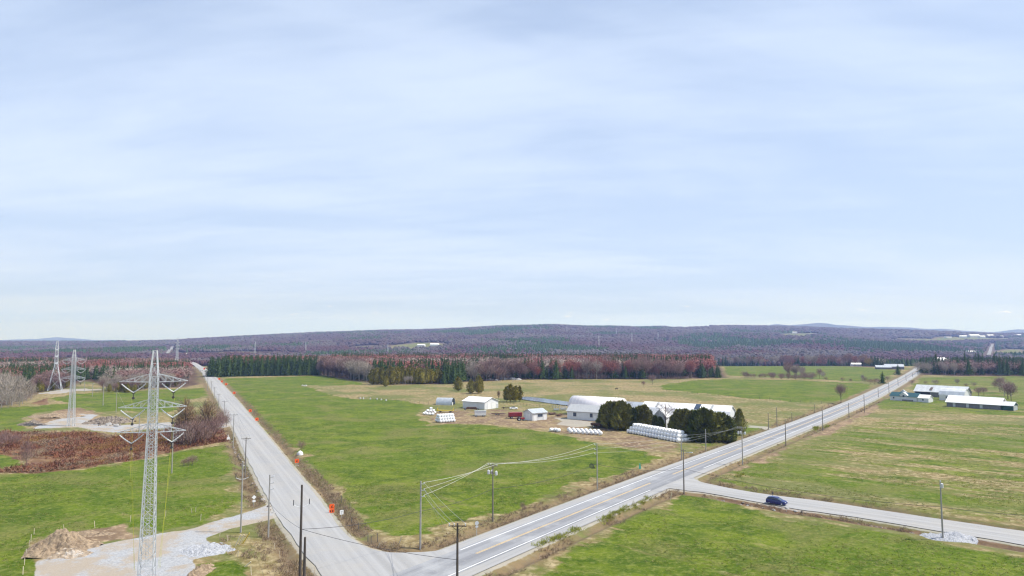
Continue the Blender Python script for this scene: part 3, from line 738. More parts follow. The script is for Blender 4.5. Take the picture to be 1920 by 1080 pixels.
for px, top, py in ((1228,780,806),(1238,783,807)):
    x, y = P(px, py); copy_big(hp[1], x, y, rise(top, y), 'low cedar between the two dark cedar clumps', 'low cedars between the clumps')
T, C = cedar_parts(w=.58, n=1800, size=.045); x, y = P(1387, 815); big_tree('cedar_tree', T, C, (M_BARK, M_HEDGE), x, y, rise(766, y), 'pointed dark cedar standing alone beside the driveway', wide=.95)
T, C = bare_parts(w=.95, n=420, lw=.0032, L=.09, base=.34, limbs=12, up=.8); x, y = P(1248, 806)
big_tree('bare_tree', T, C, (M_BARK, M_TWIG), x, y, 12.5, 'tall bare pale tree between the two cedar clumps')
for px, py, h in ((1182,800,10),(1160,797,11)):
    T, C = bare_parts(w=.6, n=200, lw=.003, L=.08, base=.4, limbs=7); x, y = P(px, py); big_tree('bare_tree', T, C, (M_PALE, M_TWIG), x, y+6, h*1.15, 'thin bare tree rising above the cedars by the dome barn', 'tree', 'thin bare trees above the cedars')
# brown tamaracks and thicket by the gravel road on the left
def tamarack(w): return bare_parts(w=w*1.35, n=1700, lw=.0040, L=.075, base=.13, limbs=18, up=.05)
for (px, py, h, w), lab in zip(((347,832,18,.46),(387,824,16.5,.46),(336,833,12,.46)), ('tallest brown leafless tamarack by the left scrub', 'brown tamarack nearest the left gravel roadside', 'shorter brown tamarack beside the tallest one')):
    T, C = tamarack(w)
    k = np.clip((C[0][:, 2]-.1)/.9, 0, 1); C[0][:, :2] *= (1.30*(1-k)**.8+.10)[:, None]
    x, y = P(px, py); big_tree('larch_tree', T, C, (M_BARK, M_LARCH), x, y, h, lab)
TB = [bare_parts(w=.95, n=700, lw=.0065, L=.10, base=.06, limbs=10) for _ in range(3)]
bs = []
for k, (px, py, h) in enumerate(((328,832,5),(336,836,6),(346,838,5.5),(357,836,6.5),(366,834,6),(376,832,6),(383,833,5),(396,826,6),(403,818,5),(409,809,5),(414,802,4.5),(318,826,4),(372,826,7),(362,828,7.5),(392,815,5),(418,792,4.5),(424,800,3.5))):
    h *= 1.5; x, y = P(px, py); lab = 'bare brown shrub in the thicket under the tamaracks'
    if k < 3: bs.append(big_tree('bare_shrub', *TB[k], (M_BARK, M_TWIG), x, y, h, lab, 'shrub', 'thicket under the tamaracks'))
    else: copy_big(bs[k % 3], x, y, h, lab, 'thicket under the tamaracks')
for px, py, h, lab, g in ((49,880,10,'slender bare tree at the left corner of the brown scrub', None),(8,836,6,'grey bare shrub at the left end of the brown scrub','shrubs at the left end of the scrub'),(-4,842,6,'grey bare shrub at the left end of the brown scrub','shrubs at the left end of the scrub'),(22,838,5,'grey bare shrub at the left end of the brown scrub','shrubs at the left end of the scrub'),(33,835,4.5,'grey bare shrub at the left end of the brown scrub','shrubs at the left end of the scrub'),
        (353,872,2.6,'low grey brush heap on the near left field','brush heap on the near left field'),(361,870,3.0,'low grey brush heap on the near left field','brush heap on the near left field'),(345,873,2.2,'low grey brush heap on the near left field','brush heap on the near left field'),
        (565,846,4,'small bare shrub by the white boulder',None)):
    x, y = P(px, py); copy_big(bs[random.randrange(3)], x, y, h, lab, g, .45 if h == 10 else (1.4 if h < 3.1 else 1))
for px, py, h in ((980,955,2.0),(984,956,1.4)):
    x, y = P(px, py); copy_big(bs[0], x, y, h, 'small dark shrub in the ditch left of the main road', 'small ditch shrubs', .8)

# ---- masses: far woods, scrub, weeds
def scatter(name, lab, tpl, pts, hts, wide, mats, cat=None):
    """many plants nobody could count, as one mesh with a tint per plant"""
    n = len(pts); var = rng.integers(len(tpl), size=n); Vs = []; Fs = []; Ts = []; Ms = []; o = 0
    zz = ground_z(pts[:, 0], pts[:, 1]); rot = rng.random(n)*6.283; tint = rng.random(n)
    for v, (V, F, M) in enumerate(tpl):
        k = np.where(var == v)[0]
        if not len(k): continue
        c, s = np.cos(rot[k]), np.sin(rot[k]); h = hts[k][:, None]; w = h*(wide[k][:, None] if hasattr(wide, '__len__') else wide)
        X = (V[None, :, 0]*c[:, None]-V[None, :, 1]*s[:, None])*w+pts[k, 0][:, None]; Y = (V[None, :, 0]*s[:, None]+V[None, :, 1]*c[:, None])*w+pts[k, 1][:, None]
        Zc = V[None, :, 2]*h+zz[k][:, None]
        Vs.append(np.stack([X, Y, Zc], 2).reshape(-1, 3)); Fs.append((F[None]+(np.arange(len(k))*len(V))[:, None, None]+o).reshape(-1, 3)); o += len(k)*len(V)
        Ts.append(np.repeat(tint[k], len(V))); Ms.append(np.tile(M, len(k)))
    me = fastmesh(name, np.concatenate(Vs), np.concatenate(Fs), mats, np.concatenate(Ms), False, {'tint': np.concatenate(Ts)})
    print(name, n, len(me.polygons))
    return tag(link(name, me), lab, cat, None, 'stuff')
def lite(T, C, keep):
    k = rng.permutation(len(C[1]))[:keep]; f = C[1][k]; v = C[0][f.ravel()]; f2 = np.arange(len(v)).reshape(-1, 3)
    c = v.reshape(-1, 3, 3); m = c.mean(1, keepdims=True); v = (m+(c-m)*np.array([2.1, 2.1, .95])).reshape(-1, 3)
    tt = tubes([((0, 0, 0), (0, 0, .6), .012, .006)], 3); V, F = merge([tt, (v, f2)]); return V, F, np.r_[np.zeros(len(tt[1])), np.ones(len(f2))].astype(int)
def dome(m=6, jit=.18):
    rings = []
    for z, r in ((.10, .75), (.45, 1.0), (.80, .66)):
        th = (np.arange(m)+rng.random())*2*np.pi/m; rr = .5*r*(1+jit*rng.normal(size=m)); rings.append(np.stack([rr*np.cos(th), rr*np.sin(th), z+.06*rng.normal(size=m)], 1))
    V = np.concatenate(rings+[np.array([[.05*rng.normal(), .05*rng.normal(), 1.0]])]); F = []
    for i in range(2):
        for k in range(m): j = (k+1) % m; F += [(i*m+k, i*m+j, i*m+m+j), (i*m+k, i*m+m+j, i*m+m+k)]
    F += [(2*m+k, 2*m+(k+1) % m, 3*m) for k in range(m)]
    return V, np.array(F), np.zeros(len(F), int)
def spire(m=5):
    V = []; F = []
    for z0, z1, r in ((.05, .62, .5), (.35, 1.0, .36)):
        o = len(V); th = (np.arange(m)+rng.random())*2*np.pi/m; V += [(r*(.8+.4*rng.random())*math.cos(t), r*(.8+.4*rng.random())*math.sin(t), z0) for t in th]+[(0, 0, z1)]
        F += [(o+k, o+(k+1) % m, o+m) for k in range(m)]
    return np.array(V), np.array(F), np.zeros(len(F), int)
def grid_pts(y0, y1, step, xa=-.95, xb=.95):
    out = []; y = y0
    while y < y1:
        s = step(y); n = int((xb-xa)*y/s); x = xa*y+(np.arange(n)+rng.random(n))*s; out.append(np.stack([x, y+s*(rng.random(n)-.5)*1.2], 1)); y += s
    return np.concatenate(out)
def inside(polys, p, m=0.0):
    a = np.full(len(p), -1e9)
    for q in polys: a = np.maximum(a, sdf(q, p[:, 0], p[:, 1]))
    return a > m
BARE_L = [lite(*t, 105) for t in TPL['bare']]; SPR_L = [(lambda V, F, M: (V, F, M))(*lite(*t, 1)) for t in TPL['spruce'][:0]]
SP2 = []
for _ in range(4):
    T, C = conifer_parts(w=.32, whorls=7, per=6, lw=.05, ragged=.3); V, F = merge([T, C]); SP2.append((V, F, np.r_[np.zeros(len(T[1])), np.ones(len(C[1]))].astype(int)))
# woods just behind the edge trees
wp = grid_pts(560, 1500, lambda y: 6.2 if y < 1000 else 8.5)
mid = inside(FLOORS[:1]+FLOORS[2:], wp, 14) | inside([FLOORS[1]], wp, 9)
big = [PL((600,690),(606,703),(640,707),(690,715),(832,718),(868,713),(960,710),(1270,709),(1352,706),(1352,690),(1340,679),(1300,672),(600,672))]
wp = wp[mid]; isl = wp[:, 0] < (392-960)/FOC*wp[:, 1]
sp = fbm(wp[:, 0]/70, wp[:, 1]/70, 31, 3)+rng.normal(size=len(wp))*.07; rd_ = fbm(wp[:, 0]/110, wp[:, 1]/110, 37, 3)+rng.normal(size=len(wp))*.06
far_c = (wp[:, 1] > 950) & (wp[:, 0] > -150) & (wp[:, 0] < 230)
con = (sp > np.where(far_c, .47, np.where(isl, .64, .60))) | ((wp[:, 0] > .5*wp[:, 1]) & (sp > .42)) | ((~isl) & (wp[:, 0] < -.12*wp[:, 1]) & (sp > .66))
red = ~con & (rd_ > np.where(isl, .56, .46)) & (wp[:, 0] < .45*wp[:, 1]); gre = ~con & ~red & (rd_ < .36)
hh = (16.5+4.5*rng.random(len(wp)))*np.where(isl, .74, 1.0)*np.where(wp[:, 0] > .36*wp[:, 1], .78, 1.0)
bar = ~con & ~red & ~gre
scatter('forest', 'bare brown wood reading as one mass behind the fields', BARE_L, wp[bar], hh[bar], 1.15, [M_BARK, M_TWIG])
scatter('forest', 'reddish budding maples reading as one mass behind the fields', BARE_L, wp[red], hh[red]*.98, 1.15, [M_BARK, M_RED])
scatter('forest', 'pale aspens reading as one mass behind the fields', BARE_L, wp[gre], hh[gre]*.95, 1.1, [M_PALE, M_GREYTWIG])
scatter('forest', 'dark conifers reading as one mass behind the fields', SP2, wp[con], hh[con]*1.02, 1.15, [M_BARK, M_SPRUCE])
# far woods on the hills
hp_ = grid_pts(1000, 6000, lambda y: 9.5 if y < 1700 else (13 if y < 2600 else (19 if y < 3800 else 28)))
bad = inside(HF, hp_, -18)
Yh = hp_[:, 1]; az = 960+FOC*hp_[:, 0]/Yh
bad |= (Yh < 1500) & inside(FLOORS+GREEN, hp_, -10)
openland = (Yh < 1350) & (az > 1340) & (az < 1720) & (Yh < 1180)
openland |= (Yh < 1200) & (az > 330) & (az < 520)
bad |= openland
hroad = [np.vstack([offset_line(np.array([HP(*q) for q in s]), -16), offset_line(np.array([HP(*q) for q in s]), 16)[::-1]]) for s in ([(1851,674),(1853,668),(1856,660),(1858,652),(1861,643)], [(311,670),(314,663),(318,657),(322,651),(325,648)])]
bad |= inside(hroad, hp_, 0)
rag_ = inside([np.vstack([offset_line(MAIN[-30:], -14), offset_line(MAIN[-30:], 14)[::-1]])], hp_); bad |= rag_
hp_ = hp_[~bad]; Yh = hp_[:, 1]
c1 = .55*fbm(hp_[:, 0]/430, hp_[:, 1]/430, 47, 3)+.45*fbm(hp_[:, 0]/170, hp_[:, 1]/260, 41, 4)+rng.normal(size=len(hp_))*.035; c2 = fbm(hp_[:, 0]/160, hp_[:, 1]/240, 43, 3)+rng.normal(size=len(hp_))*.05
azh = 960+FOC*hp_[:, 0]/Yh
thr = .605-.07*(azh > 1580)*(Yh < 2600)-.05*(np.abs(azh-1010) < 50)*(np.abs(Yh-2700) < 500)-.16*(Yh > 4500)*(np.abs(azh-1000) < 120)-.03*((azh < 330) & (Yh > 1500) & (Yh < 2600))
con = c1 > thr; gre = ~con & ((c2 > .60) | ((c2 > .5) & (Yh < 2400) & (azh > 600) & (azh < 1600))); red = ~con & ~gre & (c2 < .44) & (Yh < 2600); bar = ~con & ~gre & ~red
hs = np.where(Yh < 2600, 11, np.where(Yh < 3800, 13, 15))*(.75+.5*rng.random(len(hp_)))
wd = np.where(Yh < 1700, .85, np.where(Yh < 2600, 1.15, np.where(Yh < 3800, 1.5, 1.9)))
DOME = [dome() for _ in range(6)]; SPIRE = [spire() for _ in range(5)]
M_FARBARE = leafmat('far_bare_canopy', [(.074,.047,.047), (.099,.064,.062), (.084,.053,.054), (.113,.082,.074)])
M_FARRED = leafmat('far_red_canopy', [(.085,.042,.040), (.10,.050,.046)])
M_FARPALE = leafmat('far_pale_canopy', [(.105,.088,.080), (.128,.106,.096), (.095,.080,.073)])
nearh = Yh < 1750
SB = [lite(*t, 26) for t in TPL['bare']]
for nm, k, mm, nmat in (('bare grey-brown', bar, M_FARBARE, M_TWIG), ('reddish', red, M_FARRED, M_RED), ('pale grey', gre, M_FARPALE, M_GREYTWIG)):
    scatter('forest', nm+' leafless woods covering the far hills', DOME, hp_[k], hs[k], wd[k], [mm])
scatter('forest', 'dark conifer stands on the far hills', SPIRE, hp_[con], hs[con]*1.15, wd[con]*.72, [M_SPRUCE])

# scrub and weeds
def tuft(n=16, w=.5, up=1.0, L=.6, lw=.05):
    c = np.stack([rng.normal(size=n)*w*.35, rng.normal(size=n)*w*.35, np.abs(rng.normal(size=n))*.25], 1); d = unit(n)*.8+np.array([0, 0, up]); d /= np.linalg.norm(d, axis=1)[:, None]
    V, F = slivers(c, d, L*(.6+.7*rng.random(n)), lw); return V, F, np.zeros(n, int)
TU = [tuft(26, 1.0, .7, .55, .055) for _ in range(5)]; TG = [tuft(14, .9, 1.1, .8, .06) for _ in range(4)]
M_SCRUB = leafmat('scrub_stems', [(.215,.078,.048), (.27,.125,.070), (.185,.085,.06), (.33,.21,.12)])
M_ORANGE = leafmat('orange_willow_stems', [(.33,.18,.05), (.29,.20,.07)])
M_WEED = leafmat('dead_weeds', [(.27,.195,.125), (.34,.255,.17), (.225,.155,.11), (.40,.32,.215)])
M_LIME = leafmat('lime_shoots', [(.27,.31,.03), (.33,.36,.045), (.24,.25,.04), (.30,.25,.09)])
q = grid_pts(165, 330, lambda y: 1.35, -.86, -.36)
q = q[inside(SCRUB[:1], q, .5)]; den = fbm(q[:, 0]/14, q[:, 1]/14, 51, 3); q = q[den+rng.normal(size=len(q))*.06 > .46]
scatter('scrub', 'red-brown scrub thicket beyond the near left field', TU, q, (.6+1.2*rng.random(len(q)))*(.6+1.1*vnoise(q[:, 0]/6, q[:, 1]/6, 5)), 1.25, [M_SCRUB])
q = grid_pts(165, 330, lambda y: 1.5, -.86, -.36); q = q[inside(SCRUB[:1], q, 1)]; den = fbm(q[:, 0]/11, q[:, 1]/18, 63, 3); q = q[den+rng.normal(size=len(q))*.03 > .60]
scatter('weeds', 'tan dead grass clumps within the red-brown scrub', TU, q, .9+.6*rng.random(len(q)), 1.3, [M_WEED])
q = grid_pts(165, 330, lambda y: 2.2, -.86, -.36); q = q[inside(SCRUB[:1], q, 4)]; den = fbm(q[:, 0]/16, q[:, 1]/16, 57, 2); q = q[den > .60]
scatter('scrub', 'orange willow shoots within the red-brown scrub', TU, q, 1.0+.6*rng.random(len(q)), 1.3, [M_ORANGE])
q = grid_pts(92, 420, lambda y: .75 if y < 200 else 1.5, -.5, .62); d = road_dist(q[:, 0], q[:, 1])
ok = (d > .9) & (d < 5.2) & (fbm(q[:, 0]/5, q[:, 1]/5, 71, 3) > .43) & ~inside([PAD1, PAD2, DRIVE2], q, -1)
side_r = sdf(np.vstack([offset_line(MAIN, HALF+.3), offset_line(MAIN, HALF+60)[::-1]]), q[:, 0], q[:, 1]) > 0
ok &= ~side_r | (fbm(q[:, 0]/6, q[:, 1]/6, 73, 2) > .52)
scatter('weeds', 'dead brown weeds and brush lining the road ditches', TG, q[ok], .30+.42*rng.random(ok.sum()), 1.2, [M_WEED])
q = grid_pts(88, 135, lambda y: 1.0, -.45, -.15); ok = inside([SCRUB[2]], q, .5) & (road_dist(q[:, 0], q[:, 1]) > 1) & (fbm(q[:, 0]/4, q[:, 1]/4, 75, 2) > .5) & ~inside([PAD1], q, -.5)
scatter('weeds', 'dead weeds on the bank between gravel road and tower pad', TG, q[ok], .4+.4*rng.random(ok.sum()), 1.1, [M_WEED])
q = []
for px, py, r_, n in ((1017,1018,1.6,28),(1050,1006,2.0,44),(1078,994,1.0,26),(1140,969,1.6,44),(1157,961,1.3,26),(1172,954,1.3,26),(1190,948,1.0,14),(1203,942,1.0,14),(1212,935,.9,12),(1385,892,2,20),(1530,802,3,60),(1550,797,3,50)):
    x, y = P(px, py); a = np.array([.57, .82]); k = rng.normal(size=(n, 2)); q.append(np.array([x, y])+np.outer(k[:, 0]*r_*1.0, a)+k[:, 1:]*.45*np.array([[.82, -.57]]))
q = np.concatenate(q); scatter('weeds', 'bright lime shoots in the ditch right of the main road', TG, q, .35+.4*rng.random(len(q)), 1.15, [M_LIME])
M_TUSS = leafmat('meadow_grass', [(.075,.115,.008), (.125,.160,.018), (.205,.195,.065), (.28,.24,.115)])
TT = [tuft(8, 1.1, .55, .6, .09) for _ in range(6)]
q = grid_pts(95, 330, lambda y: .85 if y < 190 else 1.5, -.85, .85); q = q[inside([GREEN[k] for k in (0, 3, 6, 7, 10)], q, 1.0)]; q = q[fbm(q[:, 0]/9, q[:, 1]/9, 81, 4)+rng.normal(size=len(q))*.08 > .53]
scatter('grass', 'uneven tussocks of green and faded grass over the near fields', TT, q, .18+.24*rng.random(len(q)), 1.5, [M_TUSS])
# ------------------------------------------------------------------ transmission towers
M_GALV = mat('galvanised_steel', (.56,.59,.62), .45, .12, 1.2, .5, .2)
M_INS = mat('insulator_glass', (.62,.64,.66), .3, .15, 3, .5)
M_DARK = mat('dark_fitting', (.06,.06,.065), .6, .2, 3)
def lattice_tower(name, label, x, y, rz, H, w0, w1, arms, armL, leg=.2, brace=.085, wide=False, group=None, insul=True):
    e = empty(name, (x, y, gz(x, y)), rz, label, 'transmission tower', group)
    zb = arms[0][0]-1.5 if not wide else H*.5; zt = arms[-1][0]+.8
    prof = [(0, w0), (zb, w1), (zt, w1*.92), (H, w1*.42)]
    W = lambda z: float(np.interp(z, [p[0] for p in prof], [p[1] for p in prof]))
    def cr(z): w = W(z)/2; return [Vector((-w, -w, z)), Vector((w, -w, z)), Vector((w, w, z)), Vector((-w, w, z))]
    b = MB(); zs = [0.0]
    while zs[-1] < zt-.5: zs.append(min(zt, zs[-1]+max(1.05, W(zs[-1])*(1.0 if zs[-1] < zb else .8))))
    for z0, z1 in zip(zs[:-1], zs[1:]):
        A = cr(z0); B = cr(z1)
        for k in range(4):
            j = (k+1) % 4
            b.bar(A[k], B[k]+(B[k]-A[k]).normalized()*.05, leg*(1.0 if z0 < zb else .8)); b.bar(A[k], B[j], brace); b.bar(A[j], B[k], brace); b.bar(B[k], B[j], brace)
    for k, c in enumerate(cr(0)): b.box((c.x, c.y, .15), (leg*2.6, leg*2.6, .3))
    b.build('lattice_body', M_GALV, e)
    p = MB(); A = cr(zt); B = cr(H)
    mid = cr((zt+H)/2)
    for k in range(4):
        j = (k+1) % 4; p.bar(A[k], B[k], leg*.75); p.bar(A[k], mid[j], brace); p.bar(A[j], mid[k], brace); p.bar(mid[k], mid[j], brace); p.bar(B[k], B[j], brace*1.3); p.bar(mid[k], B[j], brace)
    p.build('peak', M_GALV, e)
    l = MB()                                           # climbing ladder inside the body
    for s in (-.2, .2): l.bar((s, -W(zb)*.2, 2.5), (s, -W(zt)*.2, zt), .05)
    z = 2.5
    while z < zt: l.bar((-.2, -W(z)*.2, z), (.2, -W(z)*.2, z), .05); z += .45
    if insul and H > 33: l.build('ladder', M_GALV, e)
    for z, rise in arms:
        for s in (-1, 1):
            a = MB(); w = W(z)/2; tip = Vector((s*armL, 0, z+.12)); lo = [Vector((s*w, -w, z)), Vector((s*w, w, z))]; up = [Vector((s*w*.95, -w*.9, z+rise)), Vector((s*w*.95, w*.9, z+rise))]
            for v in lo+up: a.bar(v, tip, leg*.55)
            n = 4
            for k in range(1, n):
                t = k/n; L = [v.lerp(tip, t) for v in lo]; U = [v.lerp(tip, t) for v in up]
                t2 = (k-1)/n; U2 = [v.lerp(tip, t2) for v in up]; L2 = [v.lerp(tip, t2) for v in lo]
                a.bar(L[0], L[1], brace*.9); a.bar(L[0], U[0], brace*.9); a.bar(L[1], U[1], brace*.9); a.bar(U2[0], L[0], brace*.9); a.bar(U2[1], L[1], brace*.9); a.bar(L2[0], L[1], brace*.8)
            a.build('crossarm', M_GALV, e)
            if insul:
                i = MB(); x0, x1 = s*(armL-.35), s*(w+.55); vx = Vector(((x0+x1)/2, 0, z-1.55)); 
                for xx in (x0, x1):
                    q0 = Vector((xx, 0, z-.25)); ctl = (q0+vx)/2+Vector((0, 0, -.16)); pts = []
                    for k in range(13): t = k/12; pts.append(q0*(1-t)**2+ctl*2*t*(1-t)+vx*t*t)
                    i.tube(pts, [.075 if k % 2 else .115 for k in range(13)], 6)
                i.build('insulator_string', M_INS, e)
                h = MB(); h.box((vx.x, 0, vx.z-.08), (.5, .08, .16)); h.bar((vx.x, 0, vx.z-.1), (vx.x, 0, vx.z-.75), .1); h.cyl((vx.x, 0, vx.z-.85), .2, .14, 'y', 10); h.build('pulley', M_DARK, e)
    return e
bx, by = P(274, 1092)
TW = lattice_tower('transmission_tower', 'tall lattice transmission tower on the gravel pad nearest the camera', bx, by, R(17), 34.7, 2.1, 1.22, [(22.3,1.25),(26.0,1.25),(29.9,1.25)], 4.75, leg=.135, brace=.047)
bx2, by2 = P(133, 798)
lattice_tower('transmission_tower', 'lattice transmission tower on the middle pad, beside the rock heap', bx2, by2, R(12), 32.5, 2.3, 1.35, [(20.2,1.3),(24.0,1.3),(27.9,1.3)], 4.9, leg=.17, brace=.065)
bx3, by3 = P(103, 732)
lattice_tower('transmission_tower', 'wide-legged lattice tower on the far pad at the wood', bx3, by3, R(-62), 36.5, 8.6, 2.1, [(19.5,1.4),(24.5,1.4),(29.5,1.4)], 5.6, leg=.26, brace=.11, insul=False)
for px, py, top, lab in ((331,693,633,'distant lattice tower standing by the far end of the gravel road'),):
    x, y = P(px, py); lattice_tower('transmission_tower', lab, x, y, R(10), rise(top, y), 3.8, 1.6, [(26,1.5),(30,1.5),(34,1.5)], 3.2, leg=.26, brace=.10, insul=False)
src = None
for px, py, lab in ((478,663,'tiny pale tower rising above the spruce plantation'),(573,664,'faint tiny tower right of the one above the plantation'),(1014,627,'tiny tower on the hill, leftmost of the ridge towers'),(1063,625,'tiny faint tower just left of the hill centre'),(1123,652,'tiny tower low on the hill above the red maples'),(1156,631,'tiny tower on the hill above the dome barn'),(1185,645,'tiny tower on the hillside between its two neighbours'),(1234,637,'tiny tower on the hill, rightmost of the ridge towers'),(727,668,'faint tiny tower above the reddish wood')):
    x, y = HP(px, py); hgt = 18/FOC*y if py > 640 else 12/FOC*y; hgt = min(hgt, 36)
    if src is None:
        m = MB()
        for s in (-1, 1):
            for u in (-1, 1): m.bar((s*2.2, u*2.2, 0), (s*.5, u*.5, 40), .3)
        for z in range(0, 38, 5):
            w = 2.2-1.7*z/40; m.bar((-w, -w, z), (w-.2, -w+.2, z+5), .2); m.bar((w, -w, z), (-w+.2, -w+.2, z+5), .2)
        for z in (26, 31, 36): m.bar((-5.5, 0, z), (5.5, 0, z), .3)
        src = m.build('far_tower', M_GALV); o = src
    else: o = src.copy(); COL.objects.link(o)
    o.location = (x, y, gz(x, y)); o.scale = (1, 1, hgt/40*1.25); tag(o, lab, 'transmission tower', 'tiny towers on the far hills')
m = MB(); m.bar((0, 0, 0), (0, 0, 55), 1.0, n=3); x, y = HP(700, 625); o = m.build('radio_mast', M_GALV, loc=(x, y, gz(x, y))); tag(o, 'thin faint mast on the far left ridge', 'mast')
# yellow pulling ropes of the near tower
M_ROPE = mat('yellow_rope', (.55,.55,.06), .7, .15, 2)
def world(o, p): return Matrix.Translation(o.location) @ Matrix.Rotation(o.rotation_euler.z, 4, 'Z') @ Vector(p)
def wire(name, p, q, sag, r, m, label, cat='cable', group=None, n=14):
    p = Vector(p); q = Vector(q); pts = []
    for k in range(n+1): t = k/n; v = p.lerp(q, t); v.z -= sag*4*t*(1-t); pts.append(v)
    b = MB(); b.tube([v-p for v in pts], r, 4); return tag(b.build(name, m, loc=p), label, cat, group)
for s, lab in ((-1, 'thin yellow rope hanging from the left arms of the near tower'), (1, 'thin yellow rope hanging from the right arms of the near tower')):
    for k, z in enumerate((22.3, 26.0, 29.9)):
        for d in (0.0,):
            wire('rope', world(TW, (s*2.95+d, 0, z-2.5)), world(TW, (s*(1.55+.12*k)+d, -.2+.3*k, 2.0)), .0, .011, M_ROPE, lab, 'rope', 'yellow ropes on the %s of the near tower' % ('left' if s < 0 else 'right'), 2)

# ------------------------------------------------------------------ utility poles
M_POLE = mat('weathered_pole_wood', (.195,.175,.155), .9, .3, 2.5, c2=(.11,.095,.085), amt=.6, stretch=(6, 6, .5))
M_POLE2 = mat('grey_pole_wood', (.33,.315,.295), .9, .25, 2.5, stretch=(6, 6, .5))
M_POLE3 = mat('creosoted_pole', (.085,.072,.062), .9, .3, 2.5, stretch=(6, 6, .5))
M_WIRE = mat('aluminium_wire', (.50,.50,.48), .5, .1, 1, .4, .2); M_CABLE = mat('black_cable', (.045,.045,.05), .6, .2, 1)
M_TRANS = mat('transformer_grey', (.55,.56,.57), .45, .1, 2, .5)
POLES = {}
def pole(key, px, py, top, label, style='tee', m=None, along_=None, group='utility poles along the roads', d=.30):
    x, y = P(px, py); H = rise(top, y); m = m or M_POLE; a = along_ if along_ is not None else 0.0
    e = empty('utility_pole', (x, y, gz(x, y)), a, label, 'utility pole', group); H -= e.location.z
    b = MB(); b.tube([(0, 0, -.3), (0, 0, H*.5), (0, 0, H)], [d*.55, d*.47, d*.36], 10); b.build('shaft', m, e)
    def ins(x_, z, y_=0): c = MB(); c.cyl((x_, y_, z+.14), .07, .28, 'z', 8, r2=.04); c.cyl((x_, y_, z+.24), .10, .06, 'z', 8); c.build('insulator', M_INS, e)
    top_pts = []
    if style in ('tee', 'trans'):
        c = MB(); c.box((0, .12, H-.35), (2.5, .11, .13)); c.bar((-.75, .12, H-.4), (0, .1, H-1.0), .05); c.bar((.75, .12, H-.4), (0, .1, H-1.0), .05); c.build('crossarm', m, e)
        for xx in (-1.1, .45, 1.1): ins(xx, H-.28, .12); top_pts.append((xx, .12, H))
    if style in ('side',):
        for k in range(3):
            c = MB(); c.bar((0, 0, H-.5-1.1*k), (.75, 0, H-.42-1.1*k), .09); c.build('bracket', M_GALV, e); ins(.75, H-.42-1.1*k); top_pts.append((.75, 0, H-.15-1.1*k))
    if style in ('vee',):
        z = H-3.0
        for s in (-1, 1):
            c = MB(); c.tube([(0, 0, z-.25), (s*.5, 0, z-.22), (s*.95, 0, z-.02), (s*1.15, 0, z+.1)], .05, 5); c.build('bracket', M_INS, e)
            i = MB(); i.cyl((s*1.15, 0, z+.45), .06, .8, 'z', 8); i.build('insulator', M_DARK, e); top_pts.append((s*1.15, 0, z+.85))
        top_pts.append((0, 0, H))
    if style == 'trans':
        for xx, yy in ((-.95, .15), (.5, -.35), (1.0, .15)):
            c = MB(); c.cyl((xx, yy, H-1.85), .27, .75, 'z', 12, bev=.05); c.cyl((xx, yy, H-1.40), .06, .3, 'z', 6); c.build('transformer', M_TRANS, e)
        c = MB(); c.box((0, 0, H-1.9), (2.0, .09, .11)); c.build('crossarm', m, e)
    if style == 'lamp':
        c = MB(); c.tube([(0, 0, H-1.2), (.6, 0, H-.8), (1.6, 0, H-.62)], .045, 6); c.build('lamp_arm', M_GALV, e)
        c = MB(); c.box((1.95, 0, H-.62), (.75, .3, .16), top=(.8, .7)); c.build('lamp_head', M_TRANS, e)
        c = MB(); c.box((0, .08, H-.35), (1.5, .1, .12)); c.build('crossarm', m, e); top_pts += [(-.6, 0, H), (.6, 0, H), (0, 0, H+.05)]
    if style == 'pot':
        c = MB(); c.cyl((.2, 0, H-.75), .3, .85, 'z', 12, bev=.06); c.build('transformer', M_TRANS, e); ins(0, H); top_pts.append((0, 0, H+.25))
    if style == 'pin': ins(0, H-.05); top_pts.append((0, 0, H+.2))
    POLES[key] = [world(e, p) for p in top_pts]+[world(e, (.1, 0, H*.56)), e]
    return e
def bear(p, q): a = np.array(P(*p)); b = np.array(P(*q)); d = b-a; return math.atan2(d[1], d[0])
LA = bear((455,842),(507,945))+math.pi/2; MA = bear((895,1032),(1375,845))+math.pi/2
pole('a', 503,1006,890, 'bare pole with three short side brackets at the pad entrance', 'side', M_POLE2, 0)
pole('b', 459.5,893,820, 'utility pole with T crossarm, fourth along the gravel road', 'tee', None, LA)
pole('b2', 451.5,998,866, 'tall pole with curved bracket and three leaning guy guards', 'vee', M_POLE2, LA)
pole('c', 437,837,776, 'T-topped pole by the white roadside marker', 'tee', M_POLE2, LA)
pole('d', 420,797,751, 'T-topped pole at the gravel entrance near the tamaracks', 'tee', M_POLE2, LA)
for k, (px, py, tp) in enumerate(((410,763,738),(402,746,726),(396,737,715),(389,732,707),(384,718,700))):
    pole('e%d' % k, px, py, tp, ('T-topped pole on the gravel road just beyond the entrance', 'T-topped pole, second beyond the gravel entrance', 'T-topped pole, third beyond the gravel entrance', 'bare pole near the far gravel entrance', 'farthest small pole by the orange cluster')[k], 'tee' if k < 3 else 'pin', M_POLE2, LA)
pole('big', 562,1094,909, 'tall dark pole with curved bracket at the bottom edge', 'vee', M_POLE3, LA, d=.40)
pole('stub', 570,1098,1007, 'thick dark stub pole beside the tall bottom pole', 'none', M_POLE3, LA, d=.44)
pole('i', 788,1024,902, 'grey corner pole with cables between road bend and field', 'side', M_POLE2, MA+math.pi, d=.34)
pole('j', 924,976,869, 'pole with three grey transformers beside the main road', 'trans', M_POLE, MA)
pole('k', 1120,916,831, 'pole with a tangle of black cable near the teal marker', 'side', M_POLE2, MA)
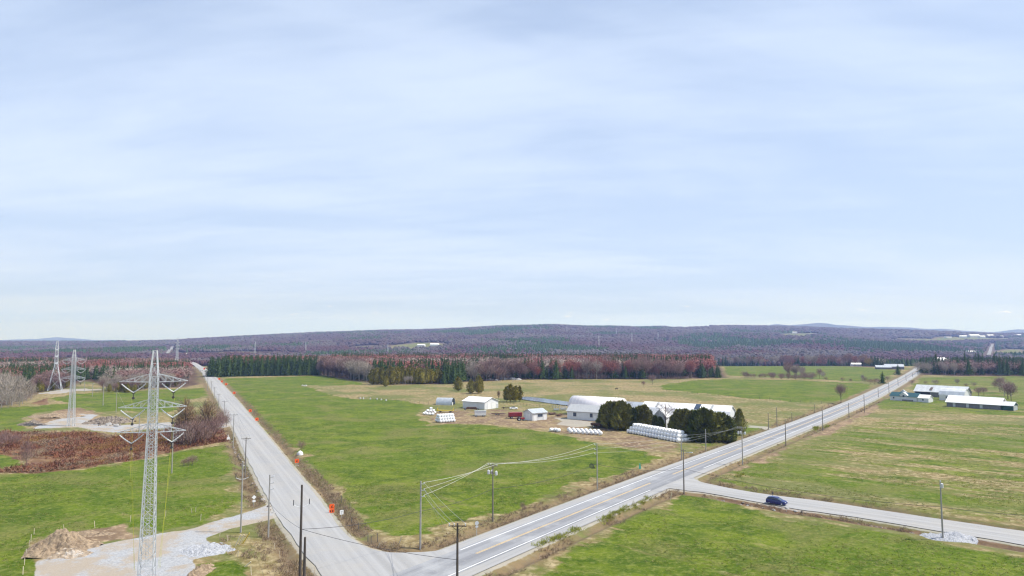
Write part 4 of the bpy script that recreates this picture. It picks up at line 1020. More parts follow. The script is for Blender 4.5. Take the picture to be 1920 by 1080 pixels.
pole('l', 857,1137,981, 'T-topped pole at the bottom edge by the road bend', 'tee', M_POLE3, MA+.6, d=.36)
pole('m', 1282.5,922,842, 'street lamp pole at the corner of the side road', 'lamp', M_POLE, MA+math.pi)
pole('m2', 1278,857,816, 'thin grey pole in the brush before the bale stack', 'side', M_POLE2, MA)
pole('n', 1323.5,842,806, 'short grey pole before the large cedar clump', 'pin', M_POLE2, MA)
pole('o', 1392.5,871,800, 'pole with three transformers by the driveway', 'trans', M_POLE2, MA)
pole('p', 1473.5,836,788, 'dark pole on the right verge, nearest past the driveway', 'pin', M_POLE, MA)
for k, (px, py, tp, lab) in enumerate(((1543,808,768,'pole on the right verge by the bare orange bank'),(1592,784,756,'pole on the right verge beyond the orange bank'),(1621,773,740,'pole on the right verge opposite the lone vase tree'),(1647,745,727,'pole on the left verge before the teal-roofed house'),(1667,737,716,'pole by the driveway of the teal-roofed house'),(1684,723,710,'thin pole just beyond the teal-roofed house'),(1699,714,703,'second pole beyond the teal-roofed house'),(1711,707,699,'last pole before the road crest'))):
    pole('q%d' % k, px, py, tp, lab, 'pin', M_POLE, MA)
pole('y1', 1441,803,774, 'thin pole behind the small green lawn, left one', 'pin', M_POLE, MA); pole('y2', 1457,799,764, 'taller thin pole behind the small green lawn', 'pin', M_POLE, MA)
pole('y3', 1485,788,774, 'short thin post on the tan field beyond the driveway', 'pin', M_POLE, MA); pole('y4', 1528,773,758, 'short thin post on the tan field near the bright green field', 'pin', M_POLE, MA)
pole('z', 1768,1011,903, 'single grey pole with a pot transformer on white gravel', 'pot', M_POLE2, 0)
for key, px, py, tp, lab, st in (('f1',193,760,719,'stout pale bare post on the middle left field','none'),('f2',217.5,773,732,'pale post with cables left of the near tower','pin'),('f3',173,743,718,'T-topped pole near the middle tower','tee'),('f4',158,734,704,'thin pole behind the middle tower','pin'),('f5',260,822,778,'pale post seen behind the left tower arm','pin'),('f6',322,887,809,'pale pole with small bracket on the near left field','side')):
    pole(key, px, py, tp, lab, st, M_POLE2, .3, 'poles on the left fields', .38 if key == 'f1' else .30)
# overhead lines
def span(a, b, pairs, sag, r, m, lab, group):
    for i, j in pairs: wire('overhead_wire', POLES[a][i], POLES[b][j], sag, r, m, lab, 'wire', group)
span('i', 'j', ((0,0),(1,1),(2,2)), .35, .028, M_WIRE, 'pale wire between corner pole and transformer pole', 'wires from corner pole to transformer pole')
span('j', 'k', ((0,0),(1,1),(2,2)), .9, .028, M_WIRE, 'pale wire from transformer pole to the tangled-cable pole', 'wires from transformer pole to tangle pole')
span('l', 'i', ((0,0),(1,1),(2,2)), .3, .024, M_WIRE, 'pale wire between bottom T pole and corner pole', 'wires from bottom pole to corner pole')
span('m2', 'o', ((0,0),(1,1),(2,2)), .5, .024, M_WIRE, 'grey wire running past the cedars to the driveway transformers', 'wires past the cedars')
span('k', 'm2', ((0,0),(1,1),(2,2)), .7, .018, M_WIRE, 'grey wire over the field edge toward the bale stack', 'wires over the field edge')
for a, b, s in (('i','j',.5),('j','k',1.0)):
    wire('cable', POLES[a][-2], POLES[b][-2], s, .035, M_CABLE, {'i': 'black cable between corner pole and transformer pole', 'j': 'black sagging cable from transformer pole to the tangle'}[a], 'cable')
wire('cable', POLES['k'][-2], POLES['m'][-2], .9, .028, M_CABLE, 'black cable from the tangle pole to the street lamp', 'cable')
wire('cable', POLES['big'][-2], POLES['i'][-2], .6, .035, M_CABLE, 'black cable across the gravel road mouth to the corner pole', 'cable')
wire('cable', POLES['m'][-2], POLES['z'][-2], 1.2, .032, M_CABLE, 'long black cable above the side road from lamp to single pole', 'cable')
zx, zy = P(2090, 1050); wire('cable', POLES['z'][-2], (zx, zy, 7.0), .6, .032, M_CABLE, 'black cable leaving the single pole to the right edge', 'cable')
wire('cable', POLES['l'][-2], POLES['big'][-2], .5, .03, M_CABLE, 'black cable along the bottom edge over the road bend', 'cable')
wire('cable', POLES['a'][-2], POLES['big'][-2], .4, .026, M_CABLE, 'black cable from the bracket pole down to the bottom pole', 'cable')
span('b2', 'c', ((0,0),(1,2)), .4, .014, M_CABLE, 'thin wire between guyed pole and marker pole', 'wires along the gravel road'); span('b', 'c', ((0,0),(2,2)), .5, .014, M_CABLE, 'thin wire along the gravel road between T poles', 'wires between T poles')
wire('guy_wire', POLES['f2'][0], (*P(240,775), .1), 0, .03, M_WIRE, 'pale guy wire of the post left of the near tower', 'wire')
for k, (px, py) in enumerate(((836,1006), (842,1003))):
    wire('guy_wire', POLES['i'][1], (*P(px, py), .05), 0, .022, M_WIRE, 'pale guy wire slanting down from the corner pole', 'wire', 'guy wires of the corner pole')
x, y = P(1108, 914); e = POLES['k'][-1]
b = MB(); c0 = POLES['k'][-2]
for k in range(5):
    pts = [c0+Vector((-1.3+.5*math.cos(t*1.3+k)+.12*k, .1*math.sin(t+k), -.5+.55*math.sin(t*1.3+k*.6))) for t in np.linspace(0, 5, 12)]; b.tube([p-c0 for p in pts], .05, 4)
b.bar((0, 0, 0), (-1.3, 0, -.3), .05); tag(b.build('cable_coil', M_CABLE, loc=c0), 'tangled coil of black cable hanging on the pole', 'cable coil')
M_YG = mat('yellow_guard', (.62,.45,.06), .6, .15, 2); M_CREAM = mat('cream_guard', (.62,.55,.38), .6, .15, 2)
for (x0, y0), (x1, y1), mm, lab, g in (((441,1023),(451,1001),M_CREAM,'cream guy guard leaning left beside the guyed pole','cream guy guards'),((448,1020),(457,1001),M_CREAM,'cream guy guard leaning left beside the guyed pole','cream guy guards'),((455,1018),(467,998),M_YG,'bright yellow guy guard leaning right of two cream ones',None),((459,1063),(470,1053),M_CREAM,'cream guy guard lying low on the bank near the bottom',None)):
    X, Y = P(x0, y0); h = rise(y1, Y); b = MB(); b.cyl((0, 0, 0), .01, .01); b = MB(); b.bar((0, 0, 0), ((x1-x0)/FOC*Y, 0, h), .19, n=8); tag(b.build('guy_guard', mm, loc=(X, Y, gz(X, Y))), lab, 'guy guard', g)

# ------------------------------------------------------------------ stakes, signs
M_STAKE = mat('lath_wood', (.58,.50,.38), .8, .2, 3)
m = MB(); m.box((0, 0, .5), (.10, .05, 1.0)); m.add([(-.05,-.025,1.0),(.05,-.025,1.0),(.05,.025,1.0),(-.05,.025,1.0),(0,0,1.08)], [(0,1,4),(1,2,4),(2,3,4),(3,0,4)])
st = m.build('stake', M_STAKE); first = True
for bx_, by_, ty in ((255,765,720),(480,735,690),(712,715,662),(977,675,628),(1240,635,590),(1437,605,570),(1503,660,612),(232,820,765),(218,855,810),(200,930,870),(183,990,940),(172,1065,1005),(1727,880,822),(1783,940,890),(1885,1075,1010),(1705,815,770),(1648,780,745),(1465,600,560),(2060,870,820),(2100,930,880),(2360,1060,1000)):
    o = st if first else st.copy()
    if not first: COL.objects.link(o)
    first = False; x, y = P(bx_/4, 810+by_/4); h = rise(810+ty/4, y); o.location = (x, y, gz(x, y)-.03); o.scale = (1, 1, h); o.rotation_euler = (R(random.uniform(-5, 5)), R(random.uniform(-7, 7)), random.random())
    tag(o, 'thin wooden survey stake around the near tower pad' if bx_ < 2000 else 'thin wooden survey stake on the bank by the bottom pole', 'stake', 'survey stakes round the near pad' if bx_ < 2000 else 'survey stakes on the bank')
fp = st.copy(); m = MB(); m.box((0, 0, .6), (.12, .12, 1.25), top=(.8, .8)); fo = m.build('fence_post', M_POLE)
FP = [(656,955),(659,976),(672,988),(690,1008),(696,1012),(708,1012),(640,940)]
for k, (px, py) in enumerate(FP):
    o = fo if k == 0 else fo.copy()
    if k: COL.objects.link(o)
    x, y = P(px, py); o.location = (x, y, gz(x, y)); o.scale = (1, 1, 1.25); tag(o, 'dark wooden post in the brush at the road bend', 'fence post', 'posts at the road bend')
for k, (px, py, an) in enumerate(((707,1022,25),(748,1018,22))):
    o = st.copy(); COL.objects.link(o); x, y = P(px, py); o.location = (x, y, gz(x, y)); o.scale = (1.6, 1.6, 1.2); o.rotation_euler = (0, R(an), 0); tag(o, 'pale leaning stake in the brush at the road bend', 'stake', 'leaning stakes at the road bend')
M_ORG = mat('orange_sign', (.90,.13,.022), .55, .06, 2); M_BLK = mat('sign_black', (.02,.02,.02), .6, .1, 2); M_SGN = mat('sign_white', (.78,.78,.78), .5, .06, 2); M_SBACK = mat('sign_back', (.50,.52,.54), .45, .08, 2, .5, .3)
def flat(b, pts, y0, y1, m=0): return b.prism(pts, y0, y1, m)
def rot_sq(cx, cz, s): return [(cx, cz-s), (cx+s, cz), (cx, cz+s), (cx-s, cz)]
def work_sign(px, py, sc_, label, two=True, group='orange road work signs'):
    x, y = P(px, py); e = empty('road_sign', (x, y, max(gz(x, y), -.15)), R(22), label, 'road sign', group, sc_*1.08)
    f = MB(); f.bar((-.25, .08, 0), (-.25, .08, 1.9), .06); f.bar((.25, .08, 0), (.25, .08, 1.9), .06); f.bar((-.5, -.4, .03), (-.5, .6, .03), .07); f.bar((.5, -.4, .03), (.5, .6, .03), .07); f.bar((-.5, .08, .05), (.5, .08, .05), .06); f.build('stand', M_SBACK, e)
    p = MB(); flat(p, [(-.62,1.15),(-.45,.98),(.45,.98),(.62,1.15),(.62,2.0),(.45,2.2),(-.45,2.2),(-.62,2.0)], -.02, .02); p.build('panel', M_ORG, e)
    g = MB()
    flat(g, [(-.22,1.22),(-.12,1.22),(-.02,1.5),(.1,1.22),(.2,1.22),(.06,1.62),(.24,1.7),(.22,1.78),(-.04,1.74),(-.2,1.52)], -.03, -.024); flat(g, [(.02,1.84),(.10,1.80),(.16,1.88),(.10,1.97),(.02,1.94)], -.03, -.024); flat(g, [(.2,1.22),(.44,1.22),(.32,1.42)], -.03, -.024)
    g.build('symbol', M_BLK, e)
    if two:
        p = MB(); flat(p, [(-.62,.12),(.62,.12),(.62,.94),(-.62,.94)], -.02, .02); p.build('plate', M_ORG, e)
        g = MB(); flat(g, [(-.42,.28),(-.2,.28),(-.2,.76),(-.3,.76),(-.42,.62)], -.03, -.024); flat(g, [(.0,.3),(.38,.3),(.38,.42),(.14,.42),(.38,.6),(.38,.76),(0,.76),(0,.64),(.22,.64),(0,.44)], -.03, -.024); g.build('symbol', M_BLK, e)
work_sign(622, 961, .80, 'double orange road work sign nearest the road bend', True)
work_sign(556.5, 873, .88, 'orange road work sign opposite the T poles, second from the bend', False)
work_sign(481.5, 793, 1.0, 'orange road work sign, nearer of the mid-road pair', False); work_sign(469, 776, 1.0, 'orange road work sign, farther of the mid-road pair', False)
work_sign(439, 742, 1.15, 'single orange road work sign beyond the mid-road pair', False)
for px, py, s, lab in ((424,725,1.2,'orange sign, nearest of three by the plantation corner'),(416,719.5,1.2,'orange sign, middle of three by the plantation corner'),(411,714.5,1.2,'orange sign, farthest of three by the plantation corner'),(383,695,1.5,'tiny orange sign among vehicles at the far road end')): work_sign(px, py, s, lab, False)
def sign(name, px, py, label, parts, H, back=True):
    x, y = P(px, py); e = empty(name, (x, y, gz(x, y)), R(30), label, 'road sign'); b = MB(); b.bar((0, .05, 0), (0, .05, H), .07); b.build('post', M_SBACK, e)
    for nm, pts, mm in parts: b = MB(); flat(b, pts, -.015, .015); b.build(nm, mm, e)
    return e
octa = [(.42*math.cos(R(22.5+45*k)), 2.25+.42*math.sin(R(22.5+45*k))) for k in range(8)]
sign('road_sign', 894, 1002, 'grey back of an octagonal sign with plate at the bend', [('octagon', octa, M_SBACK), ('plate', [(-.3,1.45),(.3,1.45),(.3,1.78),(-.3,1.78)], M_SBACK)], 2.4)
sign('road_sign', 476, 948, 'white-backed diamond sign with small plate at the pad entrance', [('diamond', rot_sq(0, 2.35, .48), M_SGN), ('plate', [(-.32,1.3),(.32,1.3),(.32,1.75),(-.32,1.75)], M_SGN)], 2.4)
e = sign('road_sign', 640.5, 970, 'small white sign on a post beside the double orange sign', [('panel', [(-.38,1.1),(.38,1.1),(.38,2.0),(-.38,2.0)], M_SGN)], 2.0)
b = MB(); flat(b, [(-.2,1.65),(.2,1.65),(.2,1.8),(-.2,1.8)], -.022, -.017); flat(b, [(-.08,1.3),(.08,1.3),(.08,1.55),(-.08,1.55)], -.022, -.017); b.build('symbol', M_SBACK, e)
sign('road_marker', 428, 826, 'white roadside marker panel by the T-topped pole', [('panel', [(-.55,.7),(.55,.7),(.55,1.5),(0,2.0),(-.55,1.5)], M_SGN)], 1.9)
M_TEAL = mat('teal_plastic', (.10,.50,.38), .5, .1, 2)
x, y = P(1200, 878); b = MB(); b.add([(-.33,0,0),(.33,0,0),(.12,.02,1.5),(-.12,.02,1.5),(-.33,.3,0),(.33,.3,0),(.12,.15,1.5),(-.12,.15,1.5)], [(0,1,2,3),(5,4,7,6),(4,0,3,7),(1,5,6,2),(3,2,6,7)]); tag(b.build('field_marker', M_TEAL, loc=(x, y, gz(x, y))), 'small teal marker standing at the field corner by the road', 'marker')
def blob(name, x, y, r, h, m, label, cat, seed=0, jit=.18, group=None, parent=None, ell=(1, 1)):
    vs = []; fs = []; n, k = 14, 7
    for i in range(k+1):
        t = i/k; a = t*math.pi/2
        for j in range(n):
            th = 2*math.pi*j/n; q = 1+jit*(float(fbm(3+math.cos(th)*1.5+seed*7, 3+math.sin(th)*1.5+t*2, seed, 2))-.5)*2
            vs.append((r*ell[0]*q*math.cos(a)*math.cos(th), r*ell[1]*q*math.cos(a)*math.sin(th), h*math.sin(a)*q-.02))
    for i in range(k):
        for j in range(n): fs.append((i*n+j, i*n+(j+1) % n, (i+1)*n+(j+1) % n, (i+1)*n+j))
    b = MB(); b.add(vs, fs); o = b.build(name, m, parent, True, loc=(x, y, gz(x, y))); return tag(o, label, cat, group)
M_ROCK = mat('pale_rock', (.62,.62,.61), .85, .2, 2, bump=.3); M_ROCKH = mat('heap_rock', (.36,.36,.36), .85, .3, .7, bump=.4); M_ROCKD = mat('brown_rock', (.20,.165,.135), .9, .4, 2, c2=(.40,.35,.29), amt=.7, s2=1.0)
blob('boulder', *P(562.5,852), 1.0, 1.25, M_ROCK, 'rounded white boulder beside the gravel road ditch', 'boulder', 3)
# earth heaps
def heap(name, px, py, rx, ry, h, mats, label, cat, seed, rough=.5, group=None, rz=0, sharp=1.0):
    x, y = P(px, py); n = 46; V = []; F = []
    for i in range(n+1):
        for j in range(n+1):
            u, v = -1+2*i/n, -1+2*j/n; r = math.hypot(u, v); k = max(0, 1-r*(1+.22*(float(vnoise(u*2.3+9, v*2.3+9, seed))-.5)*2))**sharp
            V.append((u*rx, v*ry, 0)); V[-1] = (u*rx, v*ry, h*k)
    V = np.array(V); am = np.clip(V[:, 2]/h*3, 0, 1); V[:, 2] += am*(fbm(V[:, 0]*.9+seed, V[:, 1]*.9, seed, 4)-.5)*rough*h*.6+am*(fbm(V[:, 0]*3.2+seed, V[:, 1]*3.2, seed+1, 2)-.5)*rough*.55; 
    c_, s_ = math.cos(rz), math.sin(rz); keep = V[:, 2] > .02; z0_ = gz(x, y); V[:, 2] += ground_z(x+V[:, 0]*c_-V[:, 1]*s_, y+V[:, 0]*s_+V[:, 1]*c_)-z0_-.10
    ix = np.arange((n+1)**2).reshape(n+1, n+1); F = np.stack([ix[:-1, :-1].ravel(), ix[1:, :-1].ravel(), ix[1:, 1:].ravel(), ix[:-1, 1:].ravel()], 1)
    ok = keep[F].any(1); o = link(name, fastmesh(name, V, F[ok], mats, None, False)); o.location = (x, y, gz(x, y)); o.rotation_euler = (0, 0, rz); return tag(o, label, cat, group)
M_EARTH = mat('dug_earth', (.285,.215,.145), .95, .4, 1.4, c2=(.14,.10,.070), amt=.9, s2=.6, bump=.6); M_STONY = mat('stony_earth', (.33,.26,.19), .95, .4, 1.5, c2=(.50,.49,.47), amt=.8, s2=.7, bump=.5)
M_LGRAV = mat('crushed_stone', (.33,.34,.365), .9, .4, 4.5, c2=(.46,.46,.47), amt=.6, s2=.5, bump=.4)
heap('earth_mound', 112, 1029, 6.0, 5.2, 3.3, [M_EARTH], 'steep tan mound of dug earth on the near pad edge', 'mound', 3, 1.2)
heap('earth_mound', 128, 1039, 3.6, 2.6, 1.15, [M_STONY], 'low stony heap at the foot of the tan earth mound', 'mound', 4, 1.1)
heap('gravel_heap', 388, 1030, 5.0, 5.0, .55, [M_LGRAV], 'low heap of pale crushed stone spilling from the near pad', 'heap', 6, .9)
heap('gravel_heap', 1778, 1006, 5.4, 3.6, 1.0, [M_LGRAV], 'flat white crushed stone heap at the foot of the single pole', 'heap', 8, .7, sharp=.7)
heap('earth_bank', 105, 781, 13, 8, 1.7, [M_EARTH], 'low tan earth bank behind the middle tower', 'bank', 9, .8, sharp=.6)
heap('brush_pile', 62, 796, 6.5, 4, 2.0, [M_ROCKD], 'dark brush and soil pile left of the middle tower', 'pile', 10, 1.3)
heap('rock_pile', 205, 792, 10, 7, 2.8, [M_ROCKD], 'rough brown rock and rubble pile right of the middle tower', 'pile', 12, 1.9, sharp=.75)
heap('earth_bank', 160, 1001, 5.5, 2.2, .7, [M_EARTH], 'low dark-edged earth rim of the dug pit behind the mound', 'bank', 13, .8)
heap('earth_bank', 372, 1076, 1.6, 5.0, 1.1, [M_EARTH], 'brown cut earth edge at the lower right of the near pad', 'bank', 14, 1.2)
for k, (px, py, r_) in enumerate(((920,712.5,3.0),(944,711.5,4),(960,711.5,4.5),(972,712,3.0),(930,713,2))):
    blob('boulder', *P(px, py), r_, r_*.5, M_ROCKH, 'grey boulder heap before the dark wood edge', 'boulder', 20+k, .3, 'grey boulders at the wood edge')
M_ROCKG = mat('grey_rock', (.33,.32,.31), .85, .25, 2, bump=.3)
RKS = []
for k in range(3):
    o = blob('rock', *P(200, 792), .6, .5, M_ROCKG if k == 1 else M_ROCKD, 'x', 'rock', 30+k, .5); RKS.append(o)
def rocks(n, fn, label, group, s0, s1, zo=0):
    for k in range(n):
        if RKS and not RKS[-1].get('used'): o = RKS[-1]; o['used'] = 1
        else: o = RKS[k % 3].copy(); COL.objects.link(o)
        px, py = fn(); x, y = P(px, py); s = random.uniform(s0, s1); o.location = (x, y, gz(x, y)+zo*random.random()); o.scale = (s, s*random.uniform(.7, 1.2), s*random.uniform(.6, 1)); o.rotation_euler = (0, 0, random.random()*6); tag(o, label, 'rock', group)
RKS[0]['used'] = 1; RKS[1]['used'] = 1
for k in (0, 1):
    x, y = P(186+16*k, 798); RKS[k].location = (x, y, gz(x, y)); tag(RKS[k], 'loose rock at the foot of the brown rubble pile', 'rock', 'rocks at the rubble pile')
rocks(40, lambda: (random.uniform(178, 234), random.uniform(786, 799)), 'loose rock at the foot of the brown rubble pile', 'rocks at the rubble pile', .7, 2.2, .6)
rocks(40, lambda: (lambda t: (425+t*85+random.uniform(-3, 3), 812+t*150))(random.random()**1.2), 'grey rock in the stony ditch left of the gravel road', 'rocks in the left ditch', .35, 1.1)
rocks(60, lambda: (lambda t: (1345+t*380+random.uniform(-4, 4), 931+t*63+random.uniform(0, 5)))(random.random()), 'dark rock along the lower edge of the side road', 'rocks along the side road', .25, .8)
for o in RKS:
    if 'used' in o: del o['used']
# ------------------------------------------------------------------ farm buildings
M_WSIDE = mat('white_siding', (.66,.67,.68), .6, .10, .5, c2=(.50,.50,.49), amt=.4, s2=.5); M_WROOF = mat('white_metal_roof', (.84,.84,.84), .4, .04, .5, .4, .0, c2=(.70,.70,.69), amt=.35, s2=.25)
M_GROOF = mat('grey_shingles', (.40,.41,.42), .85, .12, 3, c2=(.30,.31,.32), amt=.5, s2=.5); M_FAB = mat('white_fabric', (.86,.80,.80), .6, .04, .4)
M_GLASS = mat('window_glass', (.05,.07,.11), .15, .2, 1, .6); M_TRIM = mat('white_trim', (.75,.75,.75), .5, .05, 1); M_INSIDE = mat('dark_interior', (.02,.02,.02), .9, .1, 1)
M_STEEL = mat('steel_sheet', (.50,.53,.56), .4, .12, .8, .5, .3); M_TIMBER = mat('weathered_boards', (.19,.19,.195), .9, .3, 2, c2=(.27,.26,.25), amt=.6, s2=.3, stretch=(5, 5, .4))
M_TEALR = mat('teal_roof', (.028,.085,.10), .5, .1, 1); M_NAVYR = mat('dark_blue_roof', (.05,.06,.085), .6, .1, 1); M_RUST = mat('rust_patch', (.16,.12,.10), .9, .3, 2); M_GRN = mat('green_boards', (.03,.085,.065), .7, .2, 2); M_OLDROOF = mat('old_tin_roof', (.70,.71,.72), .45, .1, .5, .4, .2, c2=(.42,.40,.39), amt=.5, s2=.2)
def corrug(b, x0, x1, fn, step, r, m=0):
    """standing seams: thin ribs over a roof surface; fn(x) -> polyline"""
    n = int((x1-x0)/step)
    for k in range(1, n): p = fn(x0+(x1-x0)*k/n); [b.bar(p[i], p[i+1], r, m) for i in range(len(p)-1)]
def gable_house(name, label, cat, x, y, rz, L, W, eave, ridge, mw, mr, over=.35, ribs=0, parent=None, group=None, z=None):
    """origin at the base centre, length along local X"""
    e = empty(name, (x, y, gz(x, y) if z is None else z), rz, label, cat, group)
    if parent: e.parent = parent
    w = MB(); w.prism([(-W/2, 0), (W/2, 0), (W/2, eave), (0, ridge-.06), (-W/2, eave)], -L/2, L/2, ax='x'); w.build('wall', mw, e)
    r = MB(); sl = (ridge-eave)/(W/2)
    for s in (-1, 1):
        yo = s*(W/2+over); zo = eave-sl*over; t = .14
        r.add([(-L/2-over, 0, ridge+t), (L/2+over, 0, ridge+t), (L/2+over, yo, zo+t), (-L/2-over, yo, zo+t), (-L/2-over, 0, ridge), (L/2+over, 0, ridge), (L/2+over, yo, zo), (-L/2-over, yo, zo)], [(0,1,2,3),(7,6,5,4),(3,2,6,7),(0,3,7,4),(1,5,6,2)])
        if ribs: corrug(r, -L/2-over, L/2+over, lambda xx: [(xx, 0, ridge+t), (xx, yo, zo+t)], ribs, .05)
    ro = r.build('roof', mr, e); return e
def opening(name, e, x, z, w, h, y=None, side='front', W=0, m=None, frame=True, label=None, L=0):
    """window or door on a wall; front = local -Y, left = local -X, right = +X"""
    b = MB(); m = m or M_GLASS
    if side == 'front': b.box((x, -W/2-.03, z), (w, .06, h))
    else: s = -1 if side == 'left' else 1; b.box((s*(L/2+.03), x, z), (.06, w, h))
    o = b.build(name, m, e)
    if label: o['label'] = label
    if frame:
        f = MB(); t = .1
        for dx, dz, ww, hh in ((0, h/2+t/2, w+2*t, t), (0, -h/2-t/2, w+2*t, t), (-w/2-t/2, 0, t, h), (w/2+t/2, 0, t, h)):
            if side == 'front': f.box((x+dx, -W/2-.045, z+dz), (ww, .09, hh))
            else: f.box(((-1 if side == 'left' else 1)*(L/2+.045), x+dx, z+dz), (.09, ww, hh))
        f.build('frame', M_TRIM, o)
    return o
def at_corner(px, py, rz, lx, ly):
    """base centre of a building whose local corner (lx,ly) stands at the survey point"""
    x, y = P(px, py); c, s = math.cos(rz), math.sin(rz); return x-(lx*c-ly*s), y-(lx*s+ly*c)
# white garage: its near corner lies at (908.5,768); long wall to the left of it, gable with doors to the right
rz = R(-36); L, W = 15.0, 12.0; gx_, gy_ = at_corner(908.5, 768, rz, L/2, -W/2)
g = gable_house('garage', 'large white garage with gable doors beside the farm yard', 'garage', gx_, gy_, rz, L, W, 3.9, 5.9, M_WSIDE, M_WROOF, .5, .9)
opening('door', g, -1.6, 1.75, 3.2, 3.3, side='right', L=L, m=M_TRIM); opening('door', g, 2.0, 1.75, 3.2, 3.3, side='right', L=L, m=M_TRIM); opening('side_door', g, 4.9, 1.2, .9, 2.1, side='right', L=L, m=M_STEEL)
# small shed
rz = R(38); L, W = 8.6, 6.6; gx_, gy_ = at_corner(998.6, 789, rz, -L/2, -W/2)
g = gable_house('shed', 'small white shed with wide dark window beside the red machinery', 'shed', gx_, gy_, rz, L, W, 3.4, 4.9, M_WSIDE, M_STEEL, .4, .8)
opening('window', g, .2, 2.1, 3.0, 1.3, W=W); opening('door', g, -2.7, 1.15, 1.5, 2.2, W=W, m=M_TRIM); opening('door', g, 3.1, 1.15, 1.3, 2.2, W=W, m=M_TRIM); opening('garage_door', g, 0, 1.4, 2.6, 2.6, side='left', L=L, m=M_TRIM)
# grey quonset shelter with its open end to the right
def arch_prof(w, h, n, p=2.0): return [(w/2*math.copysign(abs(math.cos(a))**(2/p), math.cos(a)), h*abs(math.sin(a))**(2/p)) for a in np.linspace(math.pi, 0, n)]
def arch_shell(prof, x0, x1, t=.08):
    b = MB(); n = len(prof); inn = [(y*(1-t/3), max(0, z-t)) for y, z in prof]; vs = []
    for x in (x0, x1): vs += [(x, y, z) for y, z in prof]
    for x in (x0, x1): vs += [(x, y, z) for y, z in inn]
    fs = []
    for k in range(n-1):
        fs += [(k, k+1, n+k+1, n+k), (2*n+k+1, 2*n+k, 3*n+k, 3*n+k+1), (k+1, k, 2*n+k, 2*n+k+1), (n+k, n+k+1, 3*n+k+1, 3*n+k)]
    fs += [(0, n, 3*n, 2*n), (n-1, 3*n-1, 4*n-1, 2*n-1)]
    return b.add(vs, fs)
rz = R(-14); x, y = P(836, 759); y += 2
e = empty('quonset_shed', (x, y, gz(x, y)), rz, 'grey rounded metal shelter with a dark open end', 'shelter')
pr = arch_prof(6.2, 4.0, 17, 2.3); arch_shell(pr, -5.2, 4.4).build('shell', M_STEEL, e)
b = MB(); b.prism([(q[0]*.96, q[1]*.96) for q in pr], -5.1, -5.0, ax='x'); b.build('end_wall', M_STEEL, e); b = MB(); b.box((-.3, 0, .05), (9.0, 5.8, .06)); b.build('shade_floor', M_INSIDE, e)  # near-black floor slab: the shade inside the shelter put in as colour
b = MB(); b.prism([(q[0]*.93, q[1]*.93) for q in pr], 2.2, 2.3, ax='x'); b.build('shade_sheet', M_INSIDE, e)  # near-black sheet standing in for the shade behind the open end
b = MB(); b.box((4.6, -2.3, .9), (.15, 1.2, 1.8)); b.build('end_panel', M_TRIM, e)
# farmhouse in front of the dome
RB = R(-33)
L, W = 16.2, 9.0; hx, hy = at_corner(1063.5, 785, RB, -L/2, -W/2)
g = gable_house('farmhouse', 'low white farmhouse with grey roof before the white dome', 'house', hx, hy, RB, L, W, 4.0, 6.6, M_WSIDE, M_GROOF, .5)
opening('window', g, -4.1, 2.4, 1.7, 1.8, W=W); opening('window', g, 4.4, 2.4, 1.5, 1.8, W=W); opening('door', g, 6.3, 1.2, 1.1, 2.2, W=W, m=M_TRIM)
b = MB(); b.box((6.3, -W/2-.6, .25), (1.8, 1.1, .5)); b.build('step', M_STEEL, g)
# white fabric dome barn
c, s = math.cos(R(-35)), math.sin(R(-35)); ax_, ay_ = 31.0, 351.0; Ld = 27.0; cx_, cy_ = ax_+c*Ld/2, ay_+s*Ld/2
e = empty('dome_barn', (cx_, cy_, gz(cx_, cy_)), R(-35), 'large white arched fabric barn behind the farmhouse', 'barn')
pr = arch_prof(13.0, 9.0, 25, 2.35); b = arch_shell(pr, -Ld/2, Ld/2, .1); b.build('cover', M_FAB, e, True)
b = MB()
for k in range(1, 14):
    xx = -Ld/2+Ld*k/14; b.tube([(xx, q[0]*1.003, q[1]*1.003+.01) for q in pr], .05, 4)
b.build('seam', M_TRIM, e)
for s_ in (-1, 1): b = MB(); b.prism([(q[0]*.985, q[1]*.985) for q in pr], s_*(Ld/2-.12), s_*(Ld/2-.04), ax='x'); o = b.build('end_wall', M_FAB, e)
b = MB(); b.box((-Ld/2+.01, 0, 2.4), (.1, 4.5, 4.8)); b.build('door', M_STEEL, e)
# long gambrel barn with dormers
Lg, Wg = 37.0, 11.5; c, s = math.cos(R(-34)), math.sin(R(-34)); x0, y0 = 248*302/1300, 302.0; cx_, cy_ = x0+c*Lg/2, y0+s*Lg/2
e = empty('gambrel_barn', (cx_, cy_, gz(cx_, cy_)), R(-34), 'long white gambrel-roofed barn behind the dark cedars', 'barn')
eav, brk, top = 4.2, 8.2, 10.2
gp = [(-Wg/2, 0), (Wg/2, 0), (Wg/2, eav), (Wg/2*.62, brk), (0, top), (-Wg/2*.62, brk), (-Wg/2, eav)]
b = MB(); b.prism([(q[0]*.97, q[1]*.985) for q in gp], -Lg/2, Lg/2, ax='x'); b.build('wall', M_WSIDE, e)
b = MB(); rp = [(-Wg/2-.5, eav-.35), (-Wg/2*.64, brk+.05), (0, top+.1), (Wg/2*.64, brk+.05), (Wg/2+.5, eav-.35)]
for k in range(4):
    (a0, z0), (a1, z1) = rp[k], rp[k+1]; b.add([(-Lg/2-.4, a0, z0), (Lg/2+.4, a0, z0), (Lg/2+.4, a1, z1), (-Lg/2-.4, a1, z1), (-Lg/2-.4, a0, z0+.12), (Lg/2+.4, a0, z0+.12), (Lg/2+.4, a1, z1+.12), (-Lg/2-.4, a1, z1+.12)], [(3,2,1,0),(4,5,6,7),(0,1,5,4),(3,7,6,2),(1,2,6,5),(0,4,7,3)])
corrug(b, -Lg/2-.4, Lg/2+.4, lambda xx: [(xx, q[0], q[1]+.12) for q in rp], .95, .06); rf = b.build('roof', M_WROOF, e)
